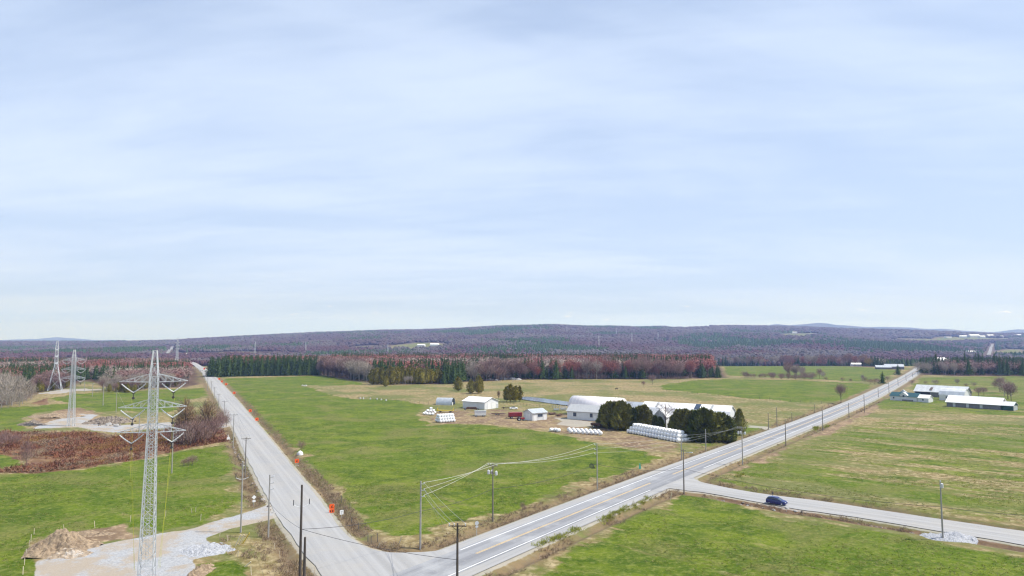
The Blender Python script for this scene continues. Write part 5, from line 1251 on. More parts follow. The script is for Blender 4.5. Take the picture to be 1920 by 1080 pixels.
def slope_patch(name, parent, xa, xb, ta, tb, m, seg=0, lift=.16):
    (a0, z0), (a1, z1) = rp[seg], rp[seg+1]; P0 = lambda t: (a0+(a1-a0)*t, z0+(z1-z0)*t+.12); b = MB(); (ya, za), (yb, zb) = P0(ta), P0(tb)
    vs = [(xa, ya, za), (xb, ya, za), (xb, yb, zb), (xa, yb, zb)]; b.add(vs+[(v[0], v[1]-.07, v[2]+lift*.6) for v in vs], [(4,5,6,7),(0,1,5,4),(1,2,6,5),(2,3,7,6),(3,0,4,7)]); return b.build(name, m, parent)
slope_patch('skylight', rf, 4.0, 6.2, .05, .95, M_GLASS, 1); slope_patch('roof_patch', rf, 10.6, 11.5, .1, .9, M_GROOF, 1); slope_patch('roof_patch', rf, -12.8, -11.8, .1, .9, M_GROOF, 1)
def cross_gable(parent, x, W2, D, ev, rg, mr, mw, y0):
    b = MB(); b.prism([(-W2/2, 0), (W2/2, 0), (W2/2, ev), (0, rg), (-W2/2, ev)], y0-D, y0, ax='y'); o = b.build('wing', mw, parent); o.location.x = x
    r = MB(); sl = (rg-ev)/(W2/2)
    for s_ in (-1, 1): r.add([(0, y0-D-.3, rg+.02), (0, y0, rg+.02), (s_*(W2/2+.3), y0, ev-sl*.3+.02), (s_*(W2/2+.3), y0-D-.3, ev-sl*.3+.02), (0, y0-D-.3, rg+.14), (0, y0, rg+.14), (s_*(W2/2+.3), y0, ev-sl*.3+.14), (s_*(W2/2+.3), y0-D-.3, ev-sl*.3+.14)], [(0,1,2,3),(7,6,5,4),(0,3,7,4),(2,6,7,3)])
    q = r.build('wing_roof', mr, o); w_ = MB(); w_.box((0, y0-D-.04, ev-.6), (1.0, .06, 1.3)); w_.build('window', M_GLASS, o); return o
cross_gable(e, -8.2, 5.6, 5.0, 5.4, 8.3, M_WROOF, M_WSIDE, -Wg/2+1.0); cross_gable(e, 2.0, 4.6, 3.5, 6.0, 8.0, M_NAVYR, M_WSIDE, -Wg/2+1.0)
g = gable_house('milk_house', 'pale blue-grey low roofed building between dome and long barn', 'building', 58.5, 322, R(-34), 13, 9, 4.6, 8.1, M_WSIDE, M_STEEL, .4, .9)
# right farm
RF = R(-52)
L, W = 25.5, 10; x, y = at_corner(1775, 762, RF, -L/2, -W/2)
g = gable_house('long_barn', 'long low barn of grey boards with bright white roof', 'barn', x, y, RF, L, W, 2.9, 6.1, M_TIMBER, M_WROOF, .6, 1.0)
for k in range(3): opening('door', g, -9+k*6.5, 1.3, 1.3, 2.0, W=W, m=M_STEEL, frame=False)
L2 = 5.2; c, s = math.cos(RF), math.sin(RF); g2 = gable_house('lean_to_shed', 'small green-walled shed at the end of the grey barn', 'shed', x+c*(L/2+L2/2+.4)+s*1.0, y+s*(L/2+L2/2+.4)-c*1.0, RF, L2, 7, 2.6, 4.3, M_GRN, M_OLDROOF, .4, .8)
opening('post_panel', g2, 0, 1.3, 6.0, 2.4, side='right', L=L2, m=M_STEEL, frame=False)
L, W = 30, 10; x, y = at_corner(1715, 742, RF, -L/2, -W/2)
g = gable_house('old_barn', 'weathered long barn with pale tin roof behind the white annex', 'barn', x, y, RF, L, W, 3.4, 7.2, M_TIMBER, M_OLDROOF, .5, 1.2)
b = MB(); b.add([(-6.3, -4.3, 4.22), (-4.6, -4.6, 4.02), (-4.4, -2.2, 5.72), (-6.0, -2.0, 5.86)], [(0,1,2,3)]); o = b.build('roof_hole', M_RUST, g); o.location.z = .22
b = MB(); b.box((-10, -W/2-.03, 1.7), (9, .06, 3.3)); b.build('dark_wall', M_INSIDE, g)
c, s = math.cos(RF), math.sin(RF); La, Wa = 13.5, 9.5
xa, ya = at_corner(1761, 750, RF, -La/2, -Wa/2); e = empty('barn_annex', (xa, ya, gz(xa, ya)), RF, 'white rounded-roof annex joined to the weathered barn', 'barn')
gp = [(-Wa/2, 0), (Wa/2, 0), (Wa/2, 3.4), (Wa/2*.72, 5.6), (Wa/2*.3, 6.9), (0, 7.2), (-Wa/2*.3, 6.9), (-Wa/2*.72, 5.6), (-Wa/2, 3.4)]
b = MB(); b.prism([(q[0]*.97, q[1]*.98) for q in gp], -La/2, La/2, ax='x'); b.build('wall', M_WSIDE, e)
b = arch_shell(gp[:1:-1], -La/2-.3, La/2+.3, .12); b.build('roof', M_OLDROOF, e); opening('window', e, -2.5, 1.9, 1.1, 1.3, W=Wa)
L, W = 15.5, 7.5; x, y = at_corner(1669, 750, RF, -L/2, -W/2)
g = gable_house('teal_roofed_house', 'white house with teal and dark roof beside the road', 'house', x, y, RF, L, W, 2.9, 4.9, M_WSIDE, M_TEALR, .4)
opening('window', g, -5.6, 1.7, .9, 1.0, W=W); opening('window', g, -.5, 1.7, .9, 1.0, W=W); b = MB(); b.box((2.6, -W/2-.8, .5), (5.5, 1.4, 1.0)); b.build('porch', M_TIMBER, g)
cross_gable(g, .2, 4.2, 2.0, 3.6, 5.3, M_WROOF, M_WSIDE, -W/2+1.8); cross_gable(g, -2.5, 5.5, 1.0, 4.2, 6.2, M_STEEL, M_WSIDE, W/2-.4)
c, s = math.cos(RF), math.sin(RF); g2 = gable_house('house_wing', 'low white wing at the near end of the teal-roofed house', 'house', x+c*(L/2+3.2)-s*(-.4), y+s*(L/2+3.2)+c*(-.4), RF, 6.0, 6.5, 2.5, 4.2, M_WSIDE, M_WROOF, .3); opening('window', g2, 0, 1.5, .9, 1.0, W=6.5)
# far houses and barns
def small_barn(px, py, L, W, ev, rg, rz, label, mr=None, mw=None, hill=False, dy=0, lift=0):
    x, y = HP(px, py) if hill else P(px, py); y += dy; x *= (1+dy/(y-dy)); g = gable_house('far_building', label, 'building', x, y, rz, L, W, ev, rg, mw or M_WSIDE, mr or M_WROOF, .3, 0, None, 'white buildings in the distance')
    if lift: g.scale = (1, 1, 1)
    return g
small_barn(1676, 692, 22, 11, 3.5, 6.5, R(-20), 'pale barn by the road below the crest, right one', M_STEEL, M_TIMBER); small_barn(1656, 692, 18, 10, 2.5, 5, R(-20), 'low white barn beside the pale barn near the crest', M_STEEL, M_TIMBER)
small_barn(1910, 699, 30, 14, 4, 7.5, R(-30), 'long dark barn with pale roof at the right edge', M_OLDROOF, M_TIMBER); small_barn(1764, 690, 16, 12, 9, 13, R(15), 'white house among conifers right of the crest', None, None, False, 60)
small_barn(1605, 685, 14, 9, 3, 5, R(-10), 'small white building in the strip of dark trees')
for px, py, L, W, ev, rg, lab in ((357,669,24,14,6,10,'white house beyond the far end of the gravel road'),(790,650,26,14,6,9,'white barn on the far green field, left one'),(815,649,30,16,6,10,'white barn on the far green field, right one'),(1777,634,36,18,8,12,'reddish-roofed house on the right far ridge'),(1806,634,34,20,10,15,'white house on the right far ridge, second one'),(1826,633,56,26,12,18,'large white barn on the right far ridge'),(1842,634,26,18,9,14,'small white house right of the large ridge barn'),(1856,633,50,24,12,18,'pale gabled barn above the far hill road'),(1872,634,46,22,8,14,'long pale barn right of the far hill road'),(1874,642,30,18,7,10,'white house below the ridge beside the hill road'),(1905,631,50,20,9,13,'pale building at the far right ridge edge'),(1160,618,44,18,7,10,'white building high on the central ridge'),(1305,617,36,18,7,10,'small white building on the ridge field'),(1347,618,40,18,7,10,'long white building right of the ridge field'),(1490,625,24,14,6,9,'tiny white building at the green hill field'),(1540,628,24,14,6,9,'tiny white building right of the green hill field'),(920,641,22,14,9,12,'tiny white house in the far woods, centre left'),(1820,665,24,14,8,11,'tiny white building left of the far hill road')):
    small_barn(px, py, L, W, ev, rg, R(random.uniform(-30, 20)), lab, M_RUST if 'reddish' in lab else None, None, True)

# ------------------------------------------------------------------ bales
M_BALE = mat('bale_wrap', (.78,.79,.80), .35, .05, 1.5, .5, 0, c2=(.66,.67,.69), amt=.5, s2=.9, bump=.25)
def bale_mesh():
    b = MB(); n = 16; rings = [(-.66, .0), (-.66, .34), (-.63, .48), (-.55, .59), (-.34, .655), (.34, .655), (.55, .59), (.63, .48), (.66, .34), (.66, 0)]; vs = []
    for z, r_ in rings:
        for k in range(n): a = 2*math.pi*k/n; q = r_*(1+.03*math.sin(3*a+z*4)); vs.append((z, q*math.cos(a), q*math.sin(a)*.95))
    fs = [(i*n+k, i*n+(k+1) % n, (i+1)*n+(k+1) % n, (i+1)*n+k) for i in range(len(rings)-1) for k in range(n)]
    b.add(vs, fs); return b.build('round_bale', M_BALE, None, True)
BALE = bale_mesh(); BALE_used = [False]
def bale(x, y, z, rz, label, group, s=1.0):
    if BALE_used[0]: o = BALE.copy(); COL.objects.link(o)
    else: o = BALE; BALE_used[0] = True
    o.location = (x, y, z+.63*s); o.rotation_euler = (random.uniform(-3.1, 3.1), 0, rz+random.uniform(-.05, .05)); o.scale = (s,)*3; return tag(o, label, 'bale', group)
def bale_stack(px, py, rz, nlong, widths, pitch, wid, label, group, shrink=1, s=1.0, stagger=True):
    """near corner at the survey point; rows run along rz, courses across it"""
    x0, y0 = P(px, py); c, sn = math.cos(rz), math.sin(rz); g0 = gz(x0, y0)
    for lay, w in enumerate(widths):
        for i in range(nlong-lay*shrink):
            for j in range(w):
                u = (i+.5+lay*.5*shrink)*pitch; v = (j+.5+lay*.5)*wid
                bale(x0+u*c-v*sn, y0+u*sn+v*c, g0+lay*1.10*s, rz+math.pi/2, label[lay], group+' '+('lowest', 'middle', 'top')[lay]+' layer', s)
lb = ['white wrapped bale in the bottom layer of the long stack', 'white wrapped bale in the middle layer of the long stack', 'white wrapped bale in the top layer of the long stack']
a = np.array(P(1271, 830)); b_ = np.array(P(1173, 811)); d = b_-a; rzS = math.atan2(d[1], d[0]); Ls = np.hypot(*d)
bale_stack(1271, 830, rzS-math.pi, 1, [], 1, 1, lb, 'x')
n_ = 18
x0, y0 = P(1271.5, 830); c, sn = math.cos(rzS), math.sin(rzS); pw = 1.62; pitch = Ls/n_; px_, py_ = -(-sn), -c
px_, py_ = (sn, -c) if (sn*1+(-c)*1) > 0 else (-sn, c)        # across the stack, away to the right
if px_ < 0: px_, py_ = -px_, -py_
for lay, w in enumerate((4, 3, 2)):
    for i in range(n_-lay):
        for j in range(w):
            u = (i+.5+lay*.5)*pitch; v = (j+.5+lay*.5)*pw
            bale(x0+c*u+px_*v, y0+sn*u+py_*v, gz(x0, y0)+lay*1.2+random.uniform(-.03, .03), rzS+math.pi/2, lb[lay], 'long bale stack, '+('bottom', 'middle', 'top')[lay]+' layer', 1.13)
rz2 = R(32); ls = ['white wrapped bale at the base of the small block stack', 'white wrapped bale in the middle of the small block stack', 'white wrapped bale on top of the small block stack']
bale_stack(825, 792.5, rz2, 6, (4, 3, 2), 1.32, 1.35, ls, 'small block stack,', 0, 1.05)
for px, py, z in ((795,777,0),(800.5,777.5,0),(806,778,0),(811.5,778,0),(798.5,775,0),(804,775,0),(809.5,775.5,0),(815,775.5,0),(802,776,1.08),(807.5,776.5,1.08),(812.5,776,1.08),(808,775.8,2.1)):
    x, y = P(px, py); bale(x, y, gz(x, y)+z, R(random.uniform(0, 50)), 'white wrapped bale in the loose heap behind the block stack', 'loose bale heap')
for px, py, lab, g in ((1034,809,'single white bale left of the double one before the drive',None),(1042,809,'white bale of the pair standing before the drive','pair of white bales'),(1047,810,'white bale of the pair standing before the drive','pair of white bales')):
    x, y = P(px, py); bale(x, y, gz(x, y), R(20), lab, g, 1.2)
for k in range(8):
    x, y = P(1070+k*8.0, 812.0+k*.55); bale(x, y, gz(x, y), R(60+random.uniform(-8, 8)), 'white bale in the loose double row, nearer line', 'nearer line of the loose bale row', 1.2)
    x, y = P(1067+k*7.9, 808.2+k*.5); bale(x, y, gz(x, y), R(60+random.uniform(-8, 8)), 'white bale in the loose double row, farther line', 'farther line of the loose bale row', 1.2)

# ------------------------------------------------------------------ farm things
M_YELP = mat('yellow_paint', (.55,.42,.03), .5, .15, 1); M_REDP = mat('red_paint', (.26,.030,.035), .45, .15, 1); M_TYRE = mat('tyre_rubber', (.03,.03,.03), .9, .2, 3); M_RUSTP = mat('rusty_steel', (.13,.075,.055), .85, .35, 2)
def wheel(e, x, y, r, w=.3):
    b = MB(); b.cyl((x, y, r), r, w, 'y', 16, bev=.05); o = b.build('wheel', M_TYRE, e); b = MB(); b.cyl((x, y, r), r*.5, w*1.06, 'y', 12); b.build('rim', M_STEEL, o)
def base(name, px, py, rz, label, cat, group=None): x, y = P(px, py); return empty(name, (x, y, gz(x, y)), R(rz), label, cat, group)
e = base('hay_wagon', 835, 773, -6, 'yellow flat hay wagon behind the block bale stack', 'wagon'); b = MB(); b.box((0, 0, 1.05), (8.2, 2.4, .3)); b.bar((4, 0, .9), (6, 0, .5), .15); b.build('deck', M_YELP, e)
for s in (-1, 1):
    b = MB(); [b.bar((s*4, y, 1.2), (s*4.1, y, 2.3), .12) for y in (-1.1, 0, 1.1)]; b.bar((s*4.1, -1.1, 2.2), (s*4.1, 1.1, 2.2), .12); b.bar((s*4.05, -1.1, 1.7), (s*4.05, 1.1, 1.7), .1); b.build('end_rack', M_YELP, e)
for x in (-2.6, 2.6):
    for y in (-1.05, 1.05): wheel(e, x, y, .42)
e = base('box_trailer', 899, 781, 8, 'pale grey box trailer with white wrapped rolls around it', 'trailer'); b = MB(); b.box((.4, 0, 1.7), (5.4, 2.3, 2.0)); b.build('box', M_TIMBER if 0 else M_WSIDE, e); b = MB(); b.box((.4, 0, 2.76), (5.6, 2.5, .12)); b.build('roof', M_STEEL, e); b = MB(); b.box((0, 0, .6), (6.4, 1.4, .2)); b.bar((-3.2, 0, .6), (-4.6, 0, .5), .14); b.build('chassis', M_DARK, e)
for x in (-1.6, 1.8):
    for y in (-1.0, 1.0): wheel(e, x, y, .5)
e = base('seed_drill', 884, 769, -5, 'rusty low farm implement before the white garage', 'implement'); b = MB(); b.box((0, 0, .9), (6.0, .5, .5)); b.bar((-3, 0, .7), (3, .2, .7), .2); [b.bar((x, -.1, .8), (x+.2, -.9, .1), .12) for x in np.arange(-2.8, 2.9, .7)]; b.bar((0, .2, .8), (.2, 2.2, .5), .18); b.build('frame', M_RUSTP, e); b = MB(); b.box((0, 0, 1.4), (5.4, .7, .6), top=(.95, .7)); b.build('hopper', M_RUSTP, e); wheel(e, -3.2, 0, .6); wheel(e, 3.2, 0, .6)
e = base('flat_trailer', 934, 778, -4, 'low dark flat trailer lying across the yard', 'trailer'); b = MB(); b.box((0, 0, .75), (6.6, 2.2, .28)); b.bar((3.2, 0, .7), (4.8, 0, .5), .16); b.build('deck', M_RUSTP, e)
for y in (-1, 1): wheel(e, -1, y, .4); wheel(e, .2, y, .4)
e = base('forage_wagon', 966, 784, 14, 'dark red slatted forage wagon left of the small shed', 'wagon'); b = MB(); b.box((0, 0, 1.9), (6.2, 2.3, 1.7)); [b.box((x, -1.18, 1.9), (.14, .1, 1.8)) for x in np.arange(-2.8, 3, .8)]; b.build('box', M_REDP, e); b = MB(); b.box((0, 0, .85), (6.6, 1.6, .25)); b.bar((-3, 0, .8), (-4.6, 0, .5), .16); b.build('chassis', M_RUSTP, e)
for x in (-1.9, 1.9):
    for y in (-1.05, 1.05): wheel(e, x, y, .52)
e = base('tractor', 976, 789, 10, 'red tractor-like machine parked before the dark red wagon', 'tractor'); b = MB(); b.box((.9, 0, 1.15), (2.0, .9, .75), top=(.92, .8)); b.box((-.6, 0, 1.0), (1.4, 1.3, .6)); b.build('body', M_REDP, e); b = MB(); b.box((-.7, 0, 1.5), (.6, .6, .2)); b.box((-1.0, 0, 1.8), (.12, .6, .5)); b.build('seat', M_DARK, e)
b = MB(); b.tube([(0, -.0, 1.5), (-.2, 0, 1.9)], .05, 6); b.build('steering_column', M_DARK, e); b = MB(); b.cyl((1.3, .2, 1.9), .06, .9, 'z', 8); b.build('exhaust', M_DARK, e)
for y in (-.95, .95): wheel(e, -.8, y, .78, .42)
for y in (-.75, .75): wheel(e, 1.5, y, .45, .26)
e = base('manure_spreader', 1118, 801, -30, 'rust-red spreader half hidden at the cedar clump', 'spreader'); b = MB(); b.prism([(-1.1, 1.9), (-.7, .8), (.7, .8), (1.1, 1.9)], -2.2, 2.2, ax='x'); b.build('box', M_RUSTP, e); b = MB(); b.bar((2.2, 0, .8), (3.8, 0, .5), .15); b.build('drawbar', M_RUSTP, e)
for y in (-1.1, 1.1): wheel(e, -.6, y, .6)
e = base('wrecked_car', 963, 767, 12, 'scrapped white car at the left end of the junk row', 'car'); b = MB(); b.box((0, 0, .7), (4.3, 1.7, .6), top=(.97, .9)); b.build('body', M_SGN, e); b = MB(); b.box((-.2, 0, 1.2), (2.2, 1.5, .5), top=(.7, .85)); b.build('cabin', M_GLASS, e)
for x in (-1.3, 1.3):
    for y in (-.8, .8): wheel(e, x, y, .32, .22)
e = base('hay_rake', 951, 766, -10, 'dark rusty rake among the junk behind the yard', 'implement'); b = MB(); b.bar((-3, 0, .8), (3, .3, .8), .2); [b.bar((x, 0, .8), (x, -.7, .1), .1) for x in np.arange(-3, 3.1, .5)]; b.bar((0, 0, .8), (0, 2, .5), .16); b.build('frame', M_RUSTP, e); wheel(e, -2, .4, .5); wheel(e, 2, .5, .5)
for k, (px, py, sz, mm, lab) in enumerate(((1043,770,(2.6,2,1.2),M_STEEL,'stack of grey feed racks left of the farmhouse'),(1056,769,(3.0,1.8,1.7),M_STEEL,'taller pale rack beside the farmhouse corner'),(1035,777,(3.4,2,1.0),M_RUSTP,'rusty low bin at the edge of the gravel drive'),(1048,780,(3.0,1.6,1.1),M_RUSTP,'rusty machine frame by the farmhouse corner'))):
    e = base('farm_rack', px, py, 15*k, lab, 'rack'); b = MB(); w, d, h = sz
    for sx in (-1, 1):
        for sy in (-1, 1): b.bar((sx*w/2, sy*d/2, 0), (sx*w/2, sy*d/2, h), .12)
    for z in (h*.35, h*.68, h): b.bar((-w/2, -d/2, z), (w/2, -d/2, z), .1); b.bar((-w/2, d/2, z), (w/2, d/2, z), .1); b.bar((-w/2, -d/2, z), (-w/2, d/2, z), .1); b.bar((w/2, -d/2, z), (w/2, d/2, z), .1)
    b.build('frame', mm, e); b = MB(); b.box((0, 0, h*.45), (w*.85, d*.8, h*.5)); b.build('load', mm, e)
# calf-pen rails: white rods by the pond
e = base('pen_rails', 1050, 766, -20, 'row of pale pen rails between pond and farmhouse', 'fence')
for k in range(8): b = MB(); b.bar((-4.5+k*1.2, 0, 0), (-4.3+k*1.2, 0, 2.0), .14); b.build('rail_post', M_STEEL, e)
b = MB(); b.bar((-4.6, 0, 1.2), (4.6, 0, 1.2), .1); b.build('rail', M_STEEL, e)
# pasture fence posts along the yard and the field's far edge
k = 0
for (xa, ya), (xb, yb), n, lab, g in (((945,757),(1060,768),20,'thin dark fence post in the row beside the pond','fence by the pond'),((672,748),(735,751),9,'short pale post at the far edge of the big green field','posts at the far field edge'),((735,752),(812,759),10,'thin post along the edge of the tan pasture','posts along the tan pasture'),((1250,735),(1540,757),16,'thin post along the edge of the bright green field','posts along the bright green field')):
    for i in range(n):
        t = i/(n-1); x, y = P(xa+(xb-xa)*t, ya+(yb-ya)*t+random.uniform(-.3, .3)); o = fo.copy(); COL.objects.link(o); o.location = (x, y, gz(x, y)); o.scale = (1.1, 1.1, random.uniform(1.0, 1.5)); tag(o, lab, 'fence post', g)
for k, (px, py) in enumerate(((675.5,747.5),(681,748),(694.5,748.5),(707,749),(715,750),(724,751))):
    x, y = P(px, py); blob('boulder', x, y, .6, .95, M_ROCKH, 'pale stone at the far edge of the big green field', 'boulder', 50+k, .3, 'stones at the far field edge')
for k, (px, py) in enumerate(((567,723.5),(571,724),(574,723.5))):
    x, y = P(px, py); blob('boulder', x, y, .8, 1.0, M_ROCKH, 'grey stone where the green field meets the tan pasture', 'boulder', 60+k, .3, 'stones at the pasture corner')
# cow lying/standing on the far pasture
x, y = P(1156, 730.5); M_COW = mat('black_hide', (.02,.018,.016), .8, .2, 2)
def skin_animal(name, label, x, y, rz):
    J = [(0,0,1.05,.34),(.65,0,1.1,.33),(-.7,0,1.08,.33),(1.0,0,1.25,.2),(1.3,0,1.35,.16),(1.62,0,1.15,.1)]; E = [(0,1),(0,2),(1,3),(3,4),(4,5)]
    for bx_, s in ((1, -1), (1, 1)): n = len(J); J += [(.62,s*.2,.7,.11),(.6,s*.2,.36,.07),(.62,s*.2,.03,.07)]; E += [(1,n),(n,n+1),(n+1,n+2)]
    for s in (-1, 1): n = len(J); J += [(-.68,s*.2,.75,.14),(-.8,s*.2,.42,.07),(-.74,s*.2,.03,.07)]; E += [(2,n),(n,n+1),(n+1,n+2)]
    n = len(J); J += [(-1.05,0,1.15,.05),(-1.15,0,.6,.03)]; E += [(2,n),(n,n+1)]
    me = bpy.data.meshes.new(name); me.from_pydata([j[:3] for j in J], E, []); me.materials.append(M_COW); o = link(name, me); m = o.modifiers.new('skin', 'SKIN'); o.modifiers.new('sub', 'SUBSURF').render_levels = 1
    for v, j in zip(me.skin_vertices[0].data, J): v.radius = (j[3], j[3])
    me.skin_vertices[0].data[0].use_root = True; o.location = (x, y, gz(x, y)); o.rotation_euler = (0, 0, rz); return tag(o, label, 'cow')
skin_animal('cow', 'black cow standing alone on the tan pasture', x, y, R(20))
# ------------------------------------------------------------------ cars
def car(name, px, py, rz, label, mp, s=1.0, group=None):
    x, y = P(px, py); e = empty(name, (x, y, gz(x, y)+.13 if py > 900 else gz(x, y)+.11), rz, label, 'car', group, s)
    def loft(st, m, nm, par, smooth=True):
        b = MB(); vs = []
        for X, hw, z0, z1, tw in st: vs += [(X, -hw, z0), (X, -hw*1.02, (z0+z1)*.5), (X, -hw*tw, z1), (X, hw*tw, z1), (X, hw*1.02, (z0+z1)*.5), (X, hw, z0)]
        fs = [tuple(range(6)), tuple((len(st)-1)*6+k for k in reversed(range(6)))]+[(i*6+k, i*6+(k+1) % 6, (i+1)*6+(k+1) % 6, (i+1)*6+k) for i in range(len(st)-1) for k in range(6)]
        b.add(vs, fs); return b.build(nm, m, par)
    loft([(-2.12,.72,.42,.80,.9),(-2.05,.84,.28,1.00,.92),(-1.5,.88,.22,1.06,.93),(0,.90,.20,1.02,.94),(1.0,.89,.20,.98,.93),(1.75,.84,.24,.84,.9),(2.1,.70,.32,.66,.88)], mp, 'body', e)
    loft([(-2.0,.74,.98,1.02,.95),(-1.75,.76,.98,1.38,.82),(-1.0,.78,1.0,1.49,.80),(.1,.78,1.0,1.47,.80),(.55,.77,.99,1.30,.82),(1.15,.72,.96,.99,.95)], M_GLASS, 'window', e)
    loft([(-1.72,.64,1.39,1.43,.9),(-1.0,.66,1.48,1.54,.88),(.1,.65,1.46,1.52,.88),(.42,.62,1.36,1.40,.9)], mp, 'roof', e)
    for xx in (-1.32, 1.32):
        for yy in (-.78, .78): wheel(e, xx, yy, .32, .2)
    for yy in (-.55, .55): b = MB(); b.box((2.02, yy, .68), (.12, .36, .14)); b.build('headlight', M_INS, e); b = MB(); b.box((-2.09, yy, .85), (.08, .3, .16)); b.build('tail_light', M_REDP, e)
    for yy in (-.98, .98): b = MB(); b.box((.75, yy, 1.02), (.12, .2, .14)); b.build('mirror', mp, e)
    return e
M_CARB = mat('blue_car_paint', (.010,.019,.125), .22, .05, 1, .6); M_CARW = mat('white_car_paint', (.7,.7,.7), .3, .05, 1, .6)
car('parked_car', 1456.5, 945.5, math.atan2(sd[1], sd[0]), 'dark blue hatchback on the pale side road', M_CARB, 1.02)
for px, py, lab in ((376,696.5,'tiny white vehicle at the far end of the gravel road, left one'),(379.5,695.5,'tiny white vehicle at the far end of the gravel road, right one')): car('parked_car', px, py, R(110), lab, M_CARW, 1.2, 'vehicles at the far road end')
x, y = P(1449, 934.5); b = MB(); b.bar((0, 0, 0), (0, 0, 1.1), .09); b.box((0, 0, 1.2), (.25, .1, .35)); tag(b.build('roadside_post', M_DARK, loc=(x, y, gz(x, y)+.1)), 'short dark post standing behind the blue car', 'post')
x, y = P(1376, 868); 
x, y = P(1257, 936); b = MB(); b.bar((0, 0, 0), (.3, 0, 1.7), .13, n=8); tag(b.build('guy_guard', M_CREAM, loc=(x, y, gz(x, y))), 'cream guy guard leaning by the street lamp', 'guy guard')

# ------------------------------------------------------------------ far blue mountains, haze, sky
def ridge_mesh(name, Y, prof, depth, m):
    V = []; F = []; xs = np.linspace(prof[0][0], prof[-1][0], 260); rows = ((-.5, -.9), (-.25, .35), (0, 1.0), (.5, .4), (1.0, -.5))
    for d, k in rows:
        for px in xs:
            t = np.interp(px, [p[0] for p in prof], [p[1] for p in prof]); y = Y+d*depth; x = (px-960)/FOC*Y; h = (HOR-t)/FOC*Y+CAM_H
            V.append((x*(1+.0*d), y, -60+(h+60)*max(0, k)+float(fbm(x/300, y/300, 91, 3)-.5)*22*(k > 0)))
    n = len(xs)
    for i in range(len(rows)-1):
        for k in range(n-1): F.append((i*n+k, i*n+k+1, (i+1)*n+k+1, (i+1)*n+k))
    o = link(name, fastmesh(name, np.array(V), np.array(F), [m], None, True)); return tag(o, kind='structure')
M_MTN = mat('mountain_forest', (.085,.072,.072), .95, .3, .004, .1, 0, c2=(.035,.055,.04), amt=.6, s2=.003)
ridge_mesh('mountains', 11500, [(-900,645),(-300,641),(0,637.5),(40,636),(70,635.5),(90,633.8),(108,632.5),(125,633.8),(150,635.5),(180,637.5),(250,638.5),(330,642),(420,648)], 2500, M_MTN)
ridge_mesh('mountains', 9000, [(1380,630),(1420,612),(1455,607.5),(1480,610),(1505,608.5),(1530,606),(1550,606.5),(1580,609.5),(1620,612.5),(1660,612.8),(1700,614),(1760,617),(1800,620),(1850,622.5),(1880,620.5),(1905,618.5),(1940,619),(2100,622),(2800,640)], 1800, M_MTN)
m = MB(); m.box((0, 6000, 140), (38000, 17000, 520)); HZ = m.build('haze', []); tag(HZ, 'thin blue air over the land', kind='stuff')
hm_ = bpy.data.materials.new('haze'); hm_.use_nodes = True; nt = hm_.node_tree; nt.nodes.clear(); ov = nt.nodes.new('ShaderNodeOutputMaterial'); pv = nt.nodes.new('ShaderNodeVolumePrincipled')
pv.inputs['Color'].default_value = (.30,.47,1.0,1); pv.inputs['Absorption Color'].default_value = (1,1,1,1); pv.inputs['Density'].default_value = 1.25e-4; pv.inputs['Anisotropy'].default_value = .2; nt.links.new(pv.outputs[0], ov.inputs['Volume']); HZ.data.materials.clear(); HZ.data.materials.append(hm_)
SUN_EL, SUN_AZ = R(56), R(94)      # azimuth clockwise from +Y
w = bpy.data.worlds.new('World'); sc.world = w; w.use_nodes = True; t = NT(w); bg = t.n['Background']
sky = t.new('ShaderNodeTexSky', sky_type='NISHITA', sun_disc=False, sun_elevation=SUN_EL, sun_rotation=SUN_AZ, altitude=200, air_density=1.0, dust_density=.35, ozone_density=1.5)
dirv = t.new('ShaderNodeTexCoord').outputs['Generated']; sp_ = t.new('ShaderNodeSeparateXYZ'); t.l.new(dirv, sp_.inputs[0]); zz = t.math('MAXIMUM', sp_.outputs[2], 0.0)
den = t.math('ADD', zz, .10); cx_ = t.math('DIVIDE', sp_.outputs[0], den); cy_ = t.math('DIVIDE', sp_.outputs[1], den); cv = t.new('ShaderNodeCombineXYZ', ins={'X': cx_, 'Y': cy_})
n1 = t.noise(t.scale(cv.outputs[0], .30, .62, 1, R(14)), 1.0, 5, .5, .4); n2 = t.noise(t.scale(cv.outputs[0], 1.0, 3.4, 1, R(-12)), 1.0, 7, .6, .35)
veil = t.step(t.math('ADD', t.math('MULTIPLY', n1, .80), t.math('MULTIPLY', n2, .24)), .42, .66)
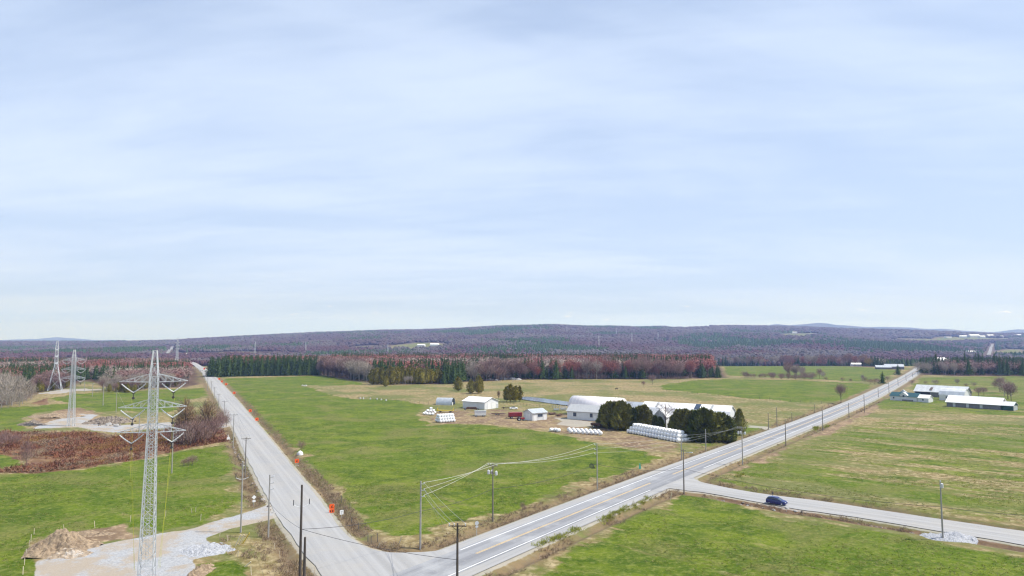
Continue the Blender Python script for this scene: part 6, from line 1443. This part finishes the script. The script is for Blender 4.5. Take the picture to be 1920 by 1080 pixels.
low = t.new('ShaderNodeMapRange', ins={'From Min': .0, 'From Max': .55, 'To Min': .95, 'To Max': .48}); t.l.new(zz, low.inputs[0])
amt = t.math('MINIMUM', t.math('ADD', low.outputs[0], t.math('MULTIPLY', veil, .22)), 1.0)
cloudc = t.new('ShaderNodeRGB'); cloudc.outputs[0].default_value = (5.6, 6.9, 9.5, 1)
col = t.mix(amt, sky.outputs[0], cloudc.outputs[0]); col = t.mix(t.math('MULTIPLY', veil, .48), col, (7.3, 8.2, 9.5))
# small fair-weather puffs low over the horizon
pv_ = t.scale(dirv, 30, 30, 150); pn = t.noise(pv_, 1.0, 6, .6); pz = t.math('MULTIPLY', t.step(sp_.outputs[2], .022, .030), t.math('SUBTRACT', 1.0, t.step(sp_.outputs[2], .045, .060)))
col = t.mix(t.math('MULTIPLY', t.math('MULTIPLY', t.step(pn, .64, .72), pz), .6), col, (9.6, 9.8, 10.2))
t.l.new(col, bg.inputs[0]); bg.inputs[1].default_value = .10
sd_ = bpy.data.lights.new('sun', 'SUN'); sd_.energy = 5.0; sd_.angle = R(.5); sd_.color = (1, .955, .89); so = bpy.data.objects.new('sun', sd_); COL.objects.link(so)
v = Vector((math.sin(SUN_AZ)*math.cos(SUN_EL), math.cos(SUN_AZ)*math.cos(SUN_EL), math.sin(SUN_EL))); so.rotation_euler = v.to_track_quat('Z', 'Y').to_euler(); so.location = (0, 0, 120)
cd = bpy.data.cameras.new('camera'); co = bpy.data.objects.new('camera', cd); COL.objects.link(co); cd.sensor_width = 36; cd.lens = 36*FOC/1920; cd.clip_start = .5; cd.clip_end = 40000
co.location = (0, 0, CAM_H); co.rotation_euler = (R(90)+math.atan((HOR-540)/FOC), 0, 0); sc.camera = co
sc.view_settings.view_transform = 'Standard'; sc.view_settings.look = 'None'; sc.view_settings.exposure = .24; sc.view_settings.gamma = 1
sc.cycles.volume_bounces = 0; sc.cycles.filter_width = 1.25; sc.cycles.max_bounces = 5; sc.cycles.diffuse_bounces = 2; sc.cycles.transparent_max_bounces = 4
print('objects', len(sc.objects))
